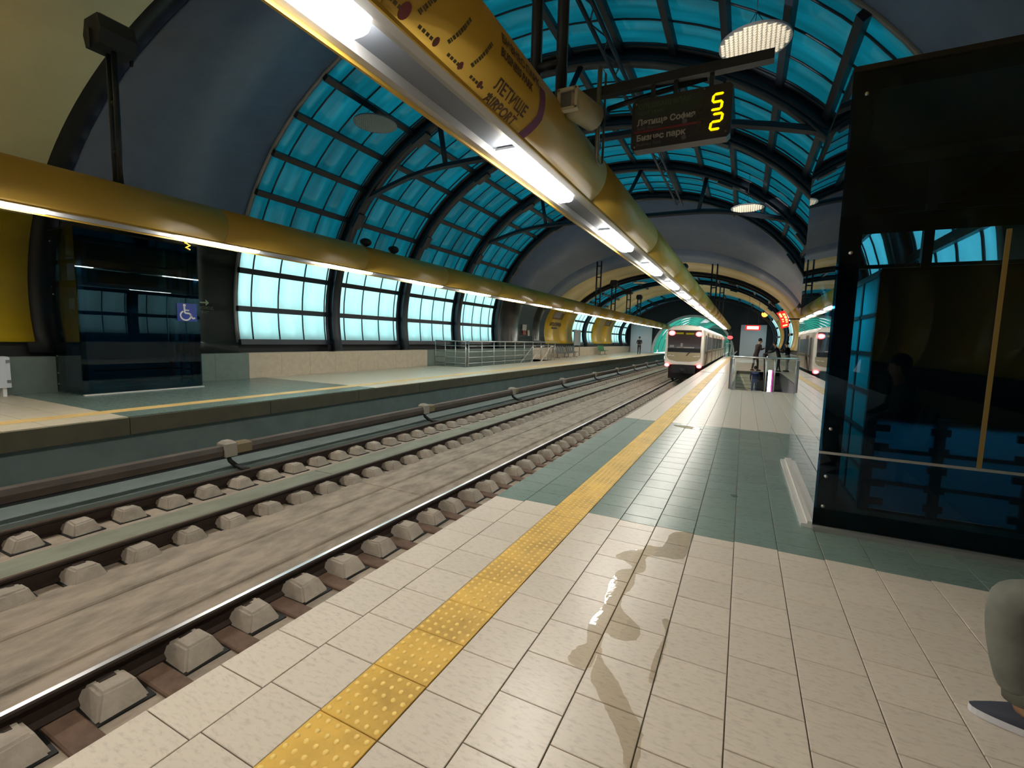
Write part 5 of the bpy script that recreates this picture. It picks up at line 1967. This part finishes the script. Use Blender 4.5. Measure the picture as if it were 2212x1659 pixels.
# seated person at the right edge, legs reaching into the frame
bn = thing('platform_bench', 'near platform bench at the right edge carrying the seated person', 'bench', (1.62, 2.3, 0))
for yy in (1.3, 1.85, 2.4):
    mb = MB()
    mb.tube([(1.42, yy, 0.44), (1.66, yy, 0.42), (1.78, yy, 0.5), (1.84, yy, 0.9)], [0.2, 0.23, 0.22, 0.2], 8, flat=0.12)
    mb.obj('seat', mat('bench_grey', (110, 116, 118), rough=0.4), bn)
mb = MB()
mb.box(1.6, 1.7, 1.1, 2.6, 0.33, 0.385)
for yy in (1.3, 2.35):
    mb.box(1.62, 1.68, yy, yy + 0.05, 0.0, 0.35)
mb.obj('frame', GALV, bn)
sp = thing('person', 'seated person at the right edge showing one grey trousered leg and shoe', 'person', (1.2, 2.36, 0))
TROU = mat('grey_green_trousers', (108, 110, 102), rough=0.85, noise=0.25, nscale=6, bump=0.4, bscale=9)
COAT = mat('grey_coat', (70, 74, 76), rough=0.85)
N = {'pelvis': ((1.64, 2.22, 0.58), (0.13, 0.15)), 'waist': ((1.66, 2.2, 0.74), (0.12, 0.145)), 'chest': ((1.64, 2.2, 0.96), (0.13, 0.165)), 'neck0': ((1.62, 2.2, 1.1), 0.075), 'neck1': ((1.6, 2.2, 1.16), 0.052), 'head0': ((1.57, 2.2, 1.23), 0.085), 'head1': ((1.575, 2.2, 1.31), 0.095), 'head2': ((1.58, 2.2, 1.37), 0.06)}
E = [('pelvis', 'waist', 1), ('waist', 'chest', 1), ('chest', 'neck0', 1), ('neck0', 'neck1', 2), ('neck1', 'head0', 2), ('head0', 'head1', 2), ('head1', 'head2', 2)]
for s, c, ky, ay in ((1, 'l', 2.38, 2.40), (-1, 'r', 2.06, 2.02)):
    N['hip' + c] = ((1.58, 2.22 + s * 0.1, 0.555), 0.105)
    N['th' + c] = ((1.26, (2.22 + s * .1 + ky) / 2, 0.57), 0.092)
    N['kn' + c] = ((0.97, ky, 0.575), 0.078)
    N['sk' + c] = ((0.985, ky + 0.005, 0.46), 0.075)
    N['cf' + c] = ((1.01, (ky + ay) / 2, 0.32), 0.072)
    N['an' + c] = ((1.05, ay, 0.17), 0.066)
    E += [('pelvis', 'hip' + c, 0), ('hip' + c, 'th' + c, 0), ('th' + c, 'kn' + c, 0), ('kn' + c, 'sk' + c, 0), ('sk' + c, 'cf' + c, 0), ('cf' + c, 'an' + c, 0)]
    N['sh' + c] = ((1.64, 2.2 + s * 0.19, 1.05), 0.066)
    N['el' + c] = ((1.56, 2.2 + s * 0.25, 0.80), 0.046)
    N['wr' + c] = ((1.36, 2.2 + s * 0.16, 0.70), 0.032)
    E += [('chest', 'sh' + c, 1), ('sh' + c, 'el' + c, 1), ('el' + c, 'wr' + c, 1)]
skin_body('body', N, E, None, [TROU, COAT, SKIN], sp, 2)
hb = MB()
for s, c in ((1, 'l'), (-1, 'r')):
    hand_geo(hb, N['wr' + c][0], (-1, 0, -0.4), (0, -s, 0))
hb.obj('hands', SKIN, sp)
mb = MB()
mb.ell((1.60, 2.2, 1.34), 0.105, 0.098, 0.105, 14, 8)
mb.obj('hair', HAIRD, sp)
mb = MB()
for s_ in (-1, 1):
    mb.ell((1.484, 2.2 + s_ * 0.034, 1.295), 0.008, 0.013, 0.009, 8, 6)
mb.ell((1.484, 2.2, 1.215), 0.008, 0.024, 0.007, 8, 6)
mb.obj('eyes_and_mouth', mat('face_dark', (60, 34, 30), rough=0.5), sp)
mb = MB()
mb.ell((1.474, 2.2, 1.255), 0.02, 0.014, 0.024, 8, 6)
for s_ in (-1, 1):
    mb.ell((1.575, 2.2 + s_ * 0.095, 1.275), 0.022, 0.012, 0.032, 8, 6)
mb.obj('nose_and_ears', SKIN, sp)
SHOE = mat('navy_shoe', (48, 52, 66), rough=0.7)
SOLE = mat('white_sole', (205, 205, 212), rough=0.5)
for ay in (2.44, 2.02):
    mb = MB()
    ly = ay - 0.04 if ay > 2.2 else ay
    mb.tube([(1.04, ly, 0.30), (1.055, ly, 0.24), (1.07, ly, 0.15)], [0.05, 0.062, 0.066], 20)
    mb.obj('trouser_cuff', TROU, sp)
    # ankle skin between cuff and shoe
    mb = MB()
    mb.tube([(1.07, ay, 0.17), (1.10, ay, 0.08)], 0.04, 10)
    mb.obj('ankle', SKIN, sp)
    out = []
    for q in range(24):
        a = 2 * PI * q / 24
        lx = math.cos(a)
        wdt = 0.048 if lx > 0 else 0.048 - 0.006 * (-lx)
        X = 1.085 + 0.145 * (abs(lx) ** 0.8) * (1 if lx > 0 else -1)
        Y = ay + 0.035 * (1.085 - X) / 0.14 + wdt * math.copysign(abs(math.sin(a)) ** 0.75, math.sin(a))
        out.append((X, Y))
    mb = MB()
    mb.prism(out, 'z', 0.002, 0.03)
    mb.obj('sole', SOLE, sp)
    rings = []
    for lv, (zz, sc_, dx) in enumerate(((0.03, 0.99, 0), (0.055, 0.97, 0.004), (0.08, 0.80, 0.03), (0.10, 0.52, 0.07))):
        rings.append([(1.085 + dx + (p[0] - 1.085) * sc_, ay + (p[1] - ay) * (sc_ if lv < 3 else 0.85), zz - max(0, (1.085 - p[0])) * 0.16 * (lv > 0)) for p in out])
    vs = [p for rg in rings for p in rg]
    fs = [(i * 24 + q, i * 24 + (q + 1) % 24, (i + 1) * 24 + (q + 1) % 24, (i + 1) * 24 + q) for i in range(3) for q in range(24)] + [tuple(range(72, 96))]
    mb = MB()
    mb.add(vs, fs, 0, True)
    mb.obj('shoe', SHOE, sp)
